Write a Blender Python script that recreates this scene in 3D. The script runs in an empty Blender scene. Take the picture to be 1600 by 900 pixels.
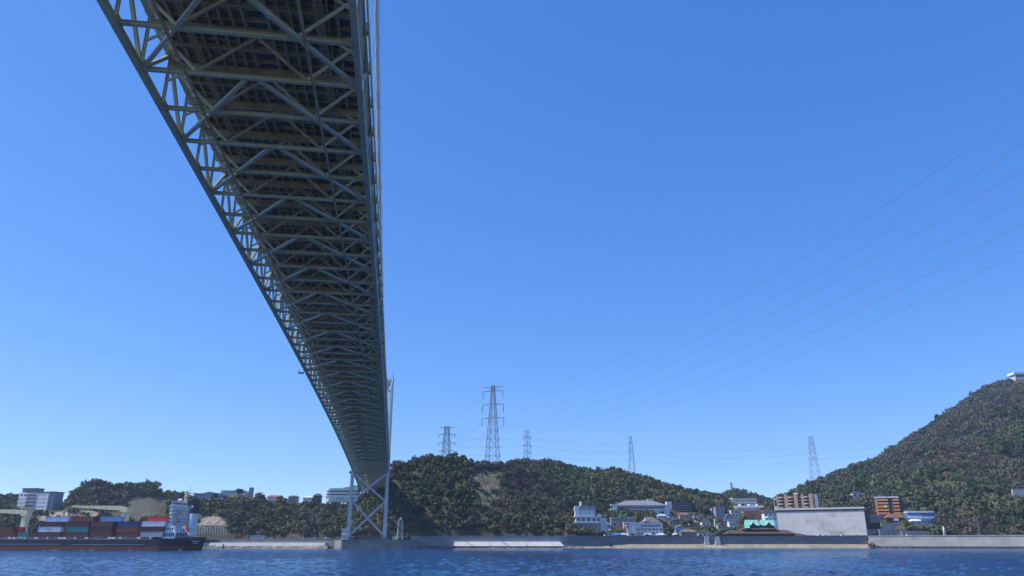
import bpy, math, random
import numpy as np
from mathutils import Matrix, Vector, Euler

R = math.radians
sc = bpy.context.scene
C = sc.collection

# ------------------------------------------------------------------ camera
CAMX, CAMZ = 22.3, 3.4
FPX, PITCH, YAW = 1170.0, 0.3294, 0.14834        # focal length in 1600-px units, tilt up, turn right of the bridge axis
cam = bpy.data.cameras.new('camera')
cam.sensor_width = 36.0
cam.lens = 36.0 * FPX / 1600.0
cam.clip_start, cam.clip_end = 0.5, 20000
cam_o = bpy.data.objects.new('camera', cam)
cam_o.location = (CAMX, 0, CAMZ)
cam_o.rotation_euler = (math.pi / 2 + PITCH, 0, -YAW)
C.objects.link(cam_o)
sc.camera = cam_o

# ------------------------------------------------------------------ sky, sun, exposure
SUN_EL, SUN_AZ = R(48.5), R(277)                  # azimuth clockwise from +Y: square to the left, a little ahead
w = bpy.data.worlds.new('World')
sc.world = w
w.use_nodes = True
nt = w.node_tree
nt.nodes.clear()
sky = nt.nodes.new('ShaderNodeTexSky')
sky.sky_type = 'NISHITA'
sky.sun_disc = False
sky.sun_elevation = SUN_EL
sky.sun_rotation = SUN_AZ
sky.air_density = 0.5
sky.dust_density = 0.0
sky.ozone_density = 8.0
STR = 0.15
sep = nt.nodes.new('ShaderNodeSeparateColor')
com = nt.nodes.new('ShaderNodeCombineColor')
nt.links.new(sky.outputs[0], sep.inputs[0])
for ch, (gain, gam) in enumerate(((1.34, 1.10), (0.95, 0.75), (1.06, 0.46))):   # the camera's colour response to the clear sky
    m0 = nt.nodes.new('ShaderNodeMath')
    m0.operation = 'MULTIPLY'
    m0.inputs[1].default_value = STR
    m1 = nt.nodes.new('ShaderNodeMath')
    m1.operation = 'POWER'
    m1.inputs[1].default_value = gam
    m2 = nt.nodes.new('ShaderNodeMath')
    m2.operation = 'MULTIPLY'
    m2.inputs[1].default_value = gain / STR
    nt.links.new(sep.outputs[ch], m0.inputs[0])
    nt.links.new(m0.outputs[0], m1.inputs[0])
    nt.links.new(m1.outputs[0], m2.inputs[0])
    nt.links.new(m2.outputs[0], com.inputs[ch])
bg = nt.nodes.new('ShaderNodeBackground')
bg.inputs['Strength'].default_value = STR
wo = nt.nodes.new('ShaderNodeOutputWorld')
nt.links.new(com.outputs[0], bg.inputs['Color'])
nt.links.new(bg.outputs[0], wo.inputs['Surface'])

sun = bpy.data.lights.new('sun', 'SUN')
sun.energy = 4.2
sun.angle = R(0.53)
sun.color = (1.0, 0.955, 0.88)
sun_o = bpy.data.objects.new('sun', sun)
sdir = Vector((math.sin(SUN_AZ) * math.cos(SUN_EL), math.cos(SUN_AZ) * math.cos(SUN_EL), math.sin(SUN_EL)))
sun_o.rotation_euler = sdir.to_track_quat('Z', 'Y').to_euler()
sun_o.location = sdir * 400
C.objects.link(sun_o)

vs = sc.view_settings
vs.view_transform = 'Standard'
vs.look = 'None'
vs.exposure = 0.3
vs.gamma = 1.0
vs.use_curve_mapping = False
sc.cycles.use_denoising = True
sc.cycles.max_bounces = 6
sc.cycles.diffuse_bounces = 3
sc.cycles.glossy_bounces = 3
sc.cycles.transmission_bounces = 2
sc.cycles.volume_bounces = 0
sc.cycles.caustics_reflective = True
sc.cycles.sample_clamp_indirect = 6

# ------------------------------------------------------------------ photograph-measured frame
FH = FPX / math.cos(PITCH)
HOR = 450 + FPX * math.tan(PITCH)
CY, SY = math.cos(YAW), math.sin(YAW)


def W3(xr, d, z):
    """heading frame (right of the view heading, ahead, up) to world"""
    return Vector((CAMX + xr * CY + d * SY, -xr * SY + d * CY, z))


def ray(px, py):
    u = (px - 800) / FPX
    v = (450 - py) / FPX
    yf = math.cos(PITCH) - v * math.sin(PITCH)
    return u / yf, (math.sin(PITCH) + v * math.cos(PITCH)) / yf


def at_h(px, py, d):
    t, s = ray(px, py)
    return t * d, d, CAMZ + s * d


def at(px, py, d):
    return W3(*at_h(px, py, d))


def a_of(px, py):
    """azimuth coordinate: the column where this direction meets the horizon"""
    return 800 + FH * ray(px, py)[0]


def A3(a, d, z):
    return W3((a - 800) / FH * d, d, z)


# ------------------------------------------------------------------ materials
MATS = {}


def mat(name, col, rough=0.7, metal=0.0, var=0.12, scale=0.5, stain=None, stain_amt=0.0, stain_scale=(1, 1, 1), bump=0.0, spec=0.4, col2=None, attr=None):
    if name in MATS:
        return MATS[name]
    m = bpy.data.materials.new(name)
    m.use_nodes = True
    t = m.node_tree
    b = t.nodes['Principled BSDF']
    b.inputs['Roughness'].default_value = rough
    b.inputs['Metallic'].default_value = metal
    b.inputs['Specular IOR Level'].default_value = spec
    geo = t.nodes.new('ShaderNodeNewGeometry')
    n = t.nodes.new('ShaderNodeTexNoise')
    n.inputs['Scale'].default_value = scale
    n.inputs['Detail'].default_value = 5
    t.links.new(geo.outputs['Position'], n.inputs['Vector'])
    mr = t.nodes.new('ShaderNodeMapRange')
    mr.inputs['From Min'].default_value = 0.3
    mr.inputs['From Max'].default_value = 0.7
    mr.inputs['To Min'].default_value = 1 - var
    mr.inputs['To Max'].default_value = 1 + var
    t.links.new(n.outputs['Fac'], mr.inputs['Value'])
    if attr:
        src = t.nodes.new('ShaderNodeAttribute')
        src.attribute_name = attr
        base = src.outputs['Color']
    else:
        src = t.nodes.new('ShaderNodeRGB')
        src.outputs[0].default_value = (*col, 1)
        base = src.outputs[0]
    if col2:
        n2 = t.nodes.new('ShaderNodeTexNoise')
        n2.inputs['Scale'].default_value = scale * 0.23
        n2.inputs['Detail'].default_value = 4
        t.links.new(geo.outputs['Position'], n2.inputs['Vector'])
        r2 = t.nodes.new('ShaderNodeMapRange')
        r2.inputs['From Min'].default_value = 0.42
        r2.inputs['From Max'].default_value = 0.58
        t.links.new(n2.outputs['Fac'], r2.inputs['Value'])
        mx = t.nodes.new('ShaderNodeMix')
        mx.data_type = 'RGBA'
        mx.inputs[7].default_value = (*col2, 1)
        t.links.new(base, mx.inputs[6])
        t.links.new(r2.outputs[0], mx.inputs[0])
        base = mx.outputs[2]
    mul = t.nodes.new('ShaderNodeVectorMath')
    mul.operation = 'SCALE'
    t.links.new(base, mul.inputs[0])
    t.links.new(mr.outputs[0], mul.inputs['Scale'])
    out = mul.outputs[0]
    if stain:
        mp = t.nodes.new('ShaderNodeVectorMath')
        mp.operation = 'MULTIPLY'
        mp.inputs[1].default_value = stain_scale
        t.links.new(geo.outputs['Position'], mp.inputs[0])
        ns = t.nodes.new('ShaderNodeTexNoise')
        ns.inputs['Scale'].default_value = 1.0
        ns.inputs['Detail'].default_value = 6
        ns.inputs['Roughness'].default_value = 0.65
        t.links.new(mp.outputs[0], ns.inputs['Vector'])
        ms = t.nodes.new('ShaderNodeMapRange')
        ms.inputs['From Min'].default_value = 0.5
        ms.inputs['From Max'].default_value = 0.72
        ms.inputs['To Max'].default_value = stain_amt
        t.links.new(ns.outputs['Fac'], ms.inputs['Value'])
        mx2 = t.nodes.new('ShaderNodeMix')
        mx2.data_type = 'RGBA'
        mx2.inputs[7].default_value = (*stain, 1)
        t.links.new(out, mx2.inputs[6])
        t.links.new(ms.outputs[0], mx2.inputs[0])
        out = mx2.outputs[2]
    t.links.new(out, b.inputs['Base Color'])
    if bump:
        bm = t.nodes.new('ShaderNodeBump')
        bm.inputs['Strength'].default_value = bump
        bm.inputs['Distance'].default_value = 0.2
        nb = t.nodes.new('ShaderNodeTexNoise')
        nb.inputs['Scale'].default_value = scale * 4
        nb.inputs['Detail'].default_value = 6
        t.links.new(geo.outputs['Position'], nb.inputs['Vector'])
        t.links.new(nb.outputs['Fac'], bm.inputs['Height'])
        t.links.new(bm.outputs[0], b.inputs['Normal'])
    MATS[name] = m
    return m


STEEL = mat('painted_steel', (0.35, 0.37, 0.245), 0.45, 0.0, 0.10, 0.35, stain=(0.16, 0.13, 0.09), stain_amt=0.45, stain_scale=(0.5, 0.5, 0.25))
STEEL_D = mat('weathered_steel', (0.275, 0.25, 0.15), 0.6, 0.0, 0.15, 0.5, stain=(0.10, 0.07, 0.05), stain_amt=0.6, stain_scale=(0.4, 0.4, 0.4))
SLAB = mat('deck_underside', (0.27, 0.205, 0.115), 0.75, 0.0, 0.2, 0.4, stain=(0.07, 0.055, 0.045), stain_amt=0.6, stain_scale=(0.25, 0.6, 0.3))
TOWER = mat('tower_paint', (0.50, 0.55, 0.56), 0.5, 0.0, 0.06, 0.15, stain=(0.25, 0.25, 0.24), stain_amt=0.4, stain_scale=(0.6, 0.6, 0.05))
CABLE = mat('cable_paint', (0.50, 0.55, 0.54), 0.5, 0.0, 0.08, 0.4)
GALV = mat('galvanised_steel', (0.20, 0.20, 0.24), 0.55, 0.0, 0.1, 0.3)
DARK = mat('dark_iron', (0.035, 0.037, 0.04), 0.6, 0.0, 0.1, 0.6)
ASPHALT = mat('asphalt', (0.05, 0.05, 0.052), 0.9, 0.0, 0.15, 0.4)
WALLC = mat('sea_wall_concrete', (0.19, 0.20, 0.205), 0.9, 0.0, 0.15, 0.12, stain=(0.10, 0.105, 0.10), stain_amt=0.7, stain_scale=(0.10, 0.10, 0.35), bump=0.2)
WALLM = mat('mid_concrete', (0.36, 0.36, 0.35), 0.9, 0.0, 0.12, 0.12, stain=(0.2, 0.2, 0.19), stain_amt=0.6, stain_scale=(0.1, 0.1, 0.35), bump=0.2)
WALLW = mat('pale_concrete', (0.56, 0.55, 0.52), 0.9, 0.0, 0.08, 0.15, stain=(0.30, 0.29, 0.27), stain_amt=0.5, stain_scale=(0.15, 0.15, 0.5))
WALLB = mat('beige_concrete', (0.46, 0.43, 0.37), 0.9, 0.0, 0.12, 0.1, stain=(0.20, 0.185, 0.15), stain_amt=0.6, stain_scale=(0.06, 0.06, 0.3), bump=0.2)
WHITE = mat('white_render', (0.74, 0.74, 0.74), 0.8, 0.0, 0.05, 0.3, stain=(0.5, 0.5, 0.49), stain_amt=0.35, stain_scale=(0.5, 0.5, 0.08))
GLASS = mat('dark_glass', (0.025, 0.03, 0.04), 0.12, 0.0, 0.2, 0.8, spec=0.6)
HULL = mat('black_hull', (0.016, 0.018, 0.024), 0.4, 0.0, 0.3, 0.2, stain=(0.10, 0.05, 0.03), stain_amt=0.35, stain_scale=(0.35, 0.35, 0.12))
BOOT = mat('red_boot_topping', (0.15, 0.048, 0.032), 0.6, 0.0, 0.2, 0.3, stain=(0.05, 0.03, 0.026), stain_amt=0.6, stain_scale=(0.3, 0.3, 0.6))


def flat(name, col, rough=0.7, **k):
    return mat(name, col, rough, **k)


# ------------------------------------------------------------------ mesh helpers
def mk(name, v, f, m, smooth=False):
    me = bpy.data.meshes.new(name)
    me.from_pydata([tuple(p) for p in v], [], [tuple(q) for q in f])
    if m is not None:
        me.materials.append(m)
    if smooth:
        me.polygons.foreach_set('use_smooth', [True] * len(me.polygons))
    me.update()
    return me


def mk_np(name, v, quads, m, smooth=False, col=None):
    me = bpy.data.meshes.new(name)
    nv, nf = len(v), len(quads)
    k = quads.shape[1]
    me.vertices.add(nv)
    me.vertices.foreach_set('co', np.ascontiguousarray(v, dtype=np.float32).ravel())
    me.loops.add(nf * k)
    me.loops.foreach_set('vertex_index', np.ascontiguousarray(quads, dtype=np.int32).ravel())
    me.polygons.add(nf)
    me.polygons.foreach_set('loop_start', np.arange(0, nf * k, k, dtype=np.int32))
    me.polygons.foreach_set('loop_total', np.full(nf, k, dtype=np.int32))
    if smooth:
        me.polygons.foreach_set('use_smooth', np.ones(nf, dtype=bool))
    me.update(calc_edges=True)
    if col is not None:
        at_ = me.attributes.new('tint', 'FLOAT_COLOR', 'POINT')
        c4 = np.ones((nv, 4), dtype=np.float32)
        c4[:, :3] = col
        at_.data.foreach_set('color', c4.ravel())
    if m is not None:
        me.materials.append(m)
    return me


class MB:
    def __init__(s):
        s.v, s.f = [], []

    def add(s, v, f):
        k = len(s.v)
        s.v += [tuple(p) for p in v]
        s.f += [tuple(i + k for i in q) for q in f]
        return s

    def box(s, x0, x1, y0, y1, z0, z1):
        return s.add([(x0, y0, z0), (x1, y0, z0), (x1, y1, z0), (x0, y1, z0), (x0, y0, z1), (x1, y0, z1), (x1, y1, z1), (x0, y1, z1)],
                     [(0, 3, 2, 1), (4, 5, 6, 7), (0, 1, 5, 4), (1, 2, 6, 5), (2, 3, 7, 6), (3, 0, 4, 7)])

    def bar(s, p0, p1, w, h=None, up=(0, 0, 1)):
        h = h or w
        p0, p1 = Vector(p0), Vector(p1)
        d = (p1 - p0).normalized()
        x = d.cross(Vector(up))
        if x.length < 1e-4:
            x = d.cross(Vector((1, 0, 0)))
        x.normalize()
        u = x.cross(d)
        v = []
        for p in (p0, p1):
            for a, b in ((-1, -1), (1, -1), (1, 1), (-1, 1)):
                v.append(p + x * (a * w / 2) + u * (b * h / 2))
        return s.add(v, [(0, 1, 2, 3)[::-1], (4, 5, 6, 7), (0, 1, 5, 4), (1, 2, 6, 5), (2, 3, 7, 6), (3, 0, 4, 7)])

    def tube(s, pts, r, n=8, caps=True):
        pts = [Vector(p) for p in pts]
        rr = r if isinstance(r, (list, tuple)) else [r] * len(pts)
        v, f = [], []
        for i, p in enumerate(pts):
            d = (pts[min(i + 1, len(pts) - 1)] - pts[max(i - 1, 0)]).normalized()
            x = d.cross(Vector((0, 0, 1)))
            if x.length < 1e-3:
                x = d.cross(Vector((1, 0, 0)))
            x.normalize()
            u = x.cross(d)
            for k in range(n):
                a = 2 * math.pi * k / n
                v.append(p + (x * math.cos(a) + u * math.sin(a)) * rr[i])
        for i in range(len(pts) - 1):
            for k in range(n):
                k2 = (k + 1) % n
                f.append((i * n + k, i * n + k2, (i + 1) * n + k2, (i + 1) * n + k))
        if caps:
            f.append(tuple(range(n))[::-1])
            f.append(tuple(range((len(pts) - 1) * n, len(pts) * n)))
        return s.add(v, f)

    def prism(s, poly, a0, a1, axis='z'):
        n = len(poly)

        def P(q, t):
            return {'z': (q[0], q[1], t), 'y': (q[0], t, q[1]), 'x': (t, q[0], q[1])}[axis]
        v = [P(q, a0) for q in poly] + [P(q, a1) for q in poly]
        f = [tuple(range(n))[::-1], tuple(range(n, 2 * n))]
        for i in range(n):
            j = (i + 1) % n
            f.append((i, j, n + j, n + i))
        return s.add(v, f)

    def lathe(s, prof, cx=0, cy=0, n=16):
        v, f = [], []
        for r, z in prof:
            for k in range(n):
                a = 2 * math.pi * k / n
                v.append((cx + r * math.cos(a), cy + r * math.sin(a), z))
        for i in range(len(prof) - 1):
            for k in range(n):
                k2 = (k + 1) % n
                f.append((i * n + k, i * n + k2, (i + 1) * n + k2, (i + 1) * n + k))
        f.append(tuple(range(n))[::-1])
        f.append(tuple(range((len(prof) - 1) * n, len(prof) * n)))
        return s.add(v, f)

    def mesh(s, name, m, smooth=False):
        return mk(name, s.v, s.f, m, smooth)

    def build(s, name, m, parent=None, smooth=False, **k):
        return obj(name, s.mesh(name, m, smooth), parent, **k)


def obj(name, me, parent=None, M=None, loc=None, rz=None, label=None, cat=None, group=None, kind=None):
    o = bpy.data.objects.new(name, me)
    C.objects.link(o)
    if parent is not None:
        o.parent = parent
    if M is not None:
        o.matrix_basis = M
    if loc is not None:
        o.location = loc
    if rz is not None:
        o.rotation_euler = (0, 0, rz)
    tag(o, label, cat, group, kind)
    return o


def tag(o, label=None, cat=None, group=None, kind=None):
    for k, v in (('label', label), ('category', cat), ('group', group), ('kind', kind)):
        if v:
            o[k] = v
    return o


def thing(name, label, cat, loc=(0, 0, 0), rz=0.0, group=None):
    return obj(name, None, loc=loc, rz=rz, label=label, cat=cat, group=group)


_unit = {}


def unit_bar(profile, m):
    """unit-length member along +Y; box or wide-flange section filling a 1 x 1 square"""
    key = (profile, m.name)
    if key in _unit:
        return _unit[key]
    b = MB()
    if profile == 'box':
        b.box(-.5, .5, 0, 1, -.5, .5)
    elif profile == 'I':       # flanges top and bottom
        t, wv = 0.09, 0.06
        poly = [(-.5, -.5), (.5, -.5), (.5, -.5 + t), (wv, -.5 + t), (wv, .5 - t), (.5, .5 - t), (.5, .5), (-.5, .5), (-.5, .5 - t), (-wv, .5 - t), (-wv, -.5 + t), (-.5, -.5 + t)]
        b.prism(poly, 0, 1, 'y')
    elif profile == 'tube':
        b.tube([(0, 0, 0), (0, 1, 0)], .5, 8)
    _unit[key] = b.mesh(profile + '_member', m)
    return _unit[key]


def member(name, p0, p1, w, h, m, parent, profile='box', up=(0, 0, 1)):
    p0, p1 = Vector(p0), Vector(p1)
    d = p1 - p0
    L = d.length
    y = d / L
    x = y.cross(Vector(up))
    if x.length < 1e-4:
        x = y.cross(Vector((0, 1, 0)))
    x.normalize()
    z = x.cross(y)
    M = Matrix(((x.x * w, y.x * L, z.x * h, p0.x), (x.y * w, y.y * L, z.y * h, p0.y), (x.z * w, y.z * L, z.z * h, p0.z), (0, 0, 0, 1)))
    return obj(name, unit_bar(profile, m), parent, M)


# value noise
_rng = np.random.default_rng(7)
_perm = _rng.random((256, 256))


def vnoise(x, y, sc_=1.0, seed=0):
    x = np.asarray(x, float) * sc_ + seed * 17.3
    y = np.asarray(y, float) * sc_ + seed * 9.1
    xi, yi = np.floor(x).astype(int), np.floor(y).astype(int)
    fx, fy = x - xi, y - yi
    fx, fy = fx * fx * (3 - 2 * fx), fy * fy * (3 - 2 * fy)
    g = lambda i, j: _perm[i & 255, j & 255]
    return (g(xi, yi) * (1 - fx) + g(xi + 1, yi) * fx) * (1 - fy) + (g(xi, yi + 1) * (1 - fx) + g(xi + 1, yi + 1) * fx) * fy


def fbm(x, y, s=1.0, seed=0, o=4):
    r, a, t = 0, 1.0, 0
    for i in range(o):
        r = r + a * vnoise(x, y, s * 2 ** i, seed + i)
        t += a
        a *= 0.5
    return r / t

# ------------------------------------------------------------------ terrain
class Hill:
    def __init__(s, name, crest, foot, g=1.0, amp=2.5, back=0.45, seed=0, a_rng=None):
        s.name = name
        pts = []
        for px, py, d in crest:
            a = a_of(px, py)
            pts.append((a, d, at_h(px, py, d)[2]))
        pts.sort()
        s.ca, s.cd, s.cz = (np.array(x) for x in zip(*pts))
        s.fa, s.fd, s.fz = (np.array(x, float) for x in zip(*foot))
        s.g, s.amp, s.back, s.seed = g, amp, back, seed
        s.a0, s.a1 = a_rng or (s.ca[0], s.ca[-1])

    def crest(s, a):
        return np.interp(a, s.ca, s.cd), np.interp(a, s.ca, s.cz)

    def z(s, a, d):
        a = np.asarray(a, float)
        d = np.asarray(d, float)
        cd, cz = s.crest(a)
        fd, fz = np.interp(a, s.fa, s.fd), np.interp(a, s.fa, s.fz)
        x = (a - 800) / FH * d
        # spurs and gullies: the slope runs nearer or farther from place to place
        t = (d - fd) / np.maximum(cd - fd, 1)
        tc = np.clip(t, 0, 1)
        wob = (fbm(x, d, 0.016, s.seed, 3) - 0.5) * 0.5 * tc * (1 - tc) * 4 * 0.35
        tt = np.clip(tc + wob, 0, 1)
        z = fz + (cz - fz) * tt ** s.g
        z = z + (fbm(x, d, 0.05, s.seed + 5, 3) - 0.5) * 2 * s.amp * np.clip(tc * (1 - tc) * 6, 0, 1)
        z = np.where(d > cd, cz - (d - cd) * s.back, z)
        z = np.where(t < 0, fz + (d - fd) * 0.9, z)
        return z


HILLS = [
    Hill('hill', [(-260, 760, 800), (-60, 775, 790), (0, 793, 785), (25, 796, 785), (98, 796, 785), (114, 774, 780), (135, 763, 780), (152, 758, 780), (180, 763, 780), (205, 763, 780),
                  (240, 761, 780), (255, 773, 780), (300, 779, 780), (345, 778, 780), (372, 772, 780), (400, 779, 780), (450, 784, 780), (500, 787, 785), (545, 788, 790), (600, 790, 790), (660, 812, 790)],
         [(-400, 712, 7.5), (540, 712, 7.5), (700, 712, 8)], 0.75, 2.5, 0.12, 1),
    Hill('hill', [(-260, 750, 1000), (0, 776, 1000), (30, 780, 1000), (100, 790, 1000), (160, 810, 1000)], [(-500, 850, 8), (400, 850, 8)], 1.0, 3, 0.3, 2),
    Hill('hill', [(520, 812, 820), (560, 782, 820), (585, 766, 820), (600, 752, 815), (612, 741, 810), (625, 731, 805), (645, 721, 800), (660, 717, 800), (700, 715, 800), (715, 716, 800), (740, 725, 800),
                  (770, 729, 805), (800, 727, 815), (830, 738, 830), (870, 764, 830), (900, 794, 830), (930, 818, 830)], [(400, 714, 8), (1000, 714, 9.3)], 0.7, 3.0, 0.5, 3),
    Hill('hill', [(740, 775, 980), (790, 727, 980), (825, 721, 980), (850, 723, 980), (880, 727, 990), (905, 735, 990), (940, 739, 990), (965, 737, 990), (985, 743, 1000), (1010, 750, 1000), (1040, 760, 1000),
                  (1070, 768, 1000), (1100, 774, 1000), (1125, 779, 1000), (1150, 786, 1000), (1200, 806, 1000), (1260, 834, 1000)], [(700, 750, 9.3), (900, 770, 9.3), (1300, 770, 9.3)], 0.95, 3.0, 0.4, 4),
    Hill('hill', [(1060, 812, 1400), (1110, 780, 1400), (1125, 777, 1400), (1140, 770, 1400), (1152, 768, 1400), (1165, 772, 1400), (1185, 777, 1400), (1200, 782, 1400), (1240, 785, 1400), (1310, 800, 1400)],
         [(1000, 980, 20), (1400, 980, 20)], 1.0, 3.0, 0.4, 6),
    Hill('mountain', [(1170, 812, 1000), (1210, 784, 1020), (1240, 770, 1050), (1270, 757, 1070), (1300, 743, 1080), (1330, 731, 1100), (1360, 722, 1110), (1375, 716, 1120), (1400, 699, 1130), (1430, 681, 1140),
                      (1460, 662, 1150), (1480, 647, 1160), (1500, 632, 1170), (1520, 618, 1180), (1540, 606, 1190), (1560, 600, 1200), (1580, 596, 1200), (1600, 592, 1200), (1650, 584, 1210), (1720, 588, 1220), (1850, 612, 1220), (2050, 680, 1220)],
         [(1100, 790, 14), (1360, 770, 12), (1420, 725, 10), (2100, 715, 9.3)], 0.92, 5.0, 0.5, 7),
]
SHORE = 690.0


def ground_z(a, d):
    a = np.asarray(a, float)
    road = np.interp(a, [-1000, 520, 560, 3000], [7.2, 7.2, 9.0, 9.0])
    z = road + np.clip((np.asarray(d, float) - 760) * 0.03, 0, 12)
    return z


def land_z(a, d):
    z = ground_z(a, d)
    for h in HILLS:
        zz = h.z(a, d)
        ok = (np.asarray(a) >= h.a0) & (np.asarray(a) <= h.a1)
        z = np.where(ok, np.maximum(z, zz), z)
    return z


def hit(px, py, d0=700.0, d1=1400.0):
    """where the sight line through a pixel meets the land: heading-frame distance"""
    t, s = ray(px, py)
    d = np.arange(d0, d1, 1.0)
    a = np.full_like(d, 800 + FH * t)
    below = land_z(a, d) >= CAMZ + s * d
    i = int(np.argmax(below))
    return float(d[i]) if below.any() else d1


HILLGROUND = mat('hillside_soil', (0.075, 0.062, 0.036), 0.95, 0, 0.35, 0.12, stain=(0.045, 0.055, 0.022), stain_amt=0.9, stain_scale=(0.06, 0.06, 0.06), bump=0.5, col2=(0.06, 0.062, 0.025))
GRND = mat('town_ground', (0.16, 0.155, 0.145), 0.95, 0, 0.2, 0.1, col2=(0.10, 0.10, 0.06))

for i, h in enumerate(HILLS):
    na = max(40, int((h.a1 - h.a0) / 4))
    aa = np.linspace(h.a0, h.a1, na)
    tt = np.concatenate([np.linspace(-0.04, 1, 46), np.linspace(1.05, 1.5, 8)])
    Agrid, T = np.meshgrid(aa, tt)
    cd = h.crest(Agrid)[0]
    fd = np.interp(Agrid, h.fa, h.fd)
    Dg = np.where(T <= 1, fd + (cd - fd) * T, cd + (T - 1) * 260)
    Z = h.z(Agrid, Dg)
    if h.name == 'mountain':      # cut back behind the high retaining wall's terrace
        pass
    X = (Agrid - 800) / FH * Dg
    V = np.stack([CAMX + X * CY + Dg * SY, -X * SY + Dg * CY, Z], -1).reshape(-1, 3)
    nr = len(tt)
    idx = np.arange(nr * na).reshape(nr, na)
    Q = np.stack([idx[:-1, :-1], idx[:-1, 1:], idx[1:, 1:], idx[1:, :-1]], -1).reshape(-1, 4)
    o = obj(h.name, mk_np(h.name, V, Q, HILLGROUND, True), kind='structure')

# town ground behind the sea wall, out to the horizon
aa = np.linspace(-1000, 2500, 120)
dd = np.concatenate([np.linspace(SHORE + 1.0, 1500, 60), np.geomspace(1520, 2300, 12)])
Ag, Dg = np.meshgrid(aa, dd)
Z = ground_z(Ag, Dg) - 0.15
X = (Ag - 800) / FH * Dg
V = np.stack([CAMX + X * CY + Dg * SY, -X * SY + Dg * CY, Z], -1).reshape(-1, 3)
idx = np.arange(len(dd) * len(aa)).reshape(len(dd), len(aa))
Q = np.stack([idx[:-1, :-1], idx[:-1, 1:], idx[1:, 1:], idx[1:, :-1]], -1).reshape(-1, 4)
obj('ground', mk_np('ground', V, Q, GRND, True), kind='structure')

# coast road on top of the wall
for x0, x1, z in ((-700, 528, 7.2), (640, 1353, 9.0), (1353, 2400, 9.0)):
    v = [A3(x0, SHORE + 2.5, z), A3(x1, SHORE + 2.5, z), A3(x1, SHORE + 12, z), A3(x0, SHORE + 12, z)]
    obj('road', mk('road', [(p.x, p.y, p.z + 0.02) for p in v], [(0, 1, 2, 3)], ASPHALT), kind='structure')

# made ground behind the two walls that swing towards the camera
for nm, pts, z in (('made_ground', [(300, SHORE + 14.8), (522, 646), (560, 650), (560, SHORE + 30), (300, SHORE + 30)], 7.22), ('made_ground', [(1358, SHORE + 1), (2100, 546), (2400, 546), (2400, SHORE + 40), (1358, SHORE + 40)], 9.25)):
    v = [A3(a, d, z) for a, d in pts]
    obj(nm, mk(nm, v, [tuple(range(len(v)))], GRND), kind='structure')
# the near shore the photograph was taken from
PROM = mat('promenade_paving', (0.34, 0.32, 0.28), 0.9, 0, 0.15, 0.3)
v = [W3(x, d, 1.7) for x, d in ((-900, -700), (900, -700), (900, 16), (40, 9), (-25, 9), (-900, 30))]
obj('promenade', mk('promenade', v, [tuple(range(6))], PROM), kind='structure')

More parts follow.
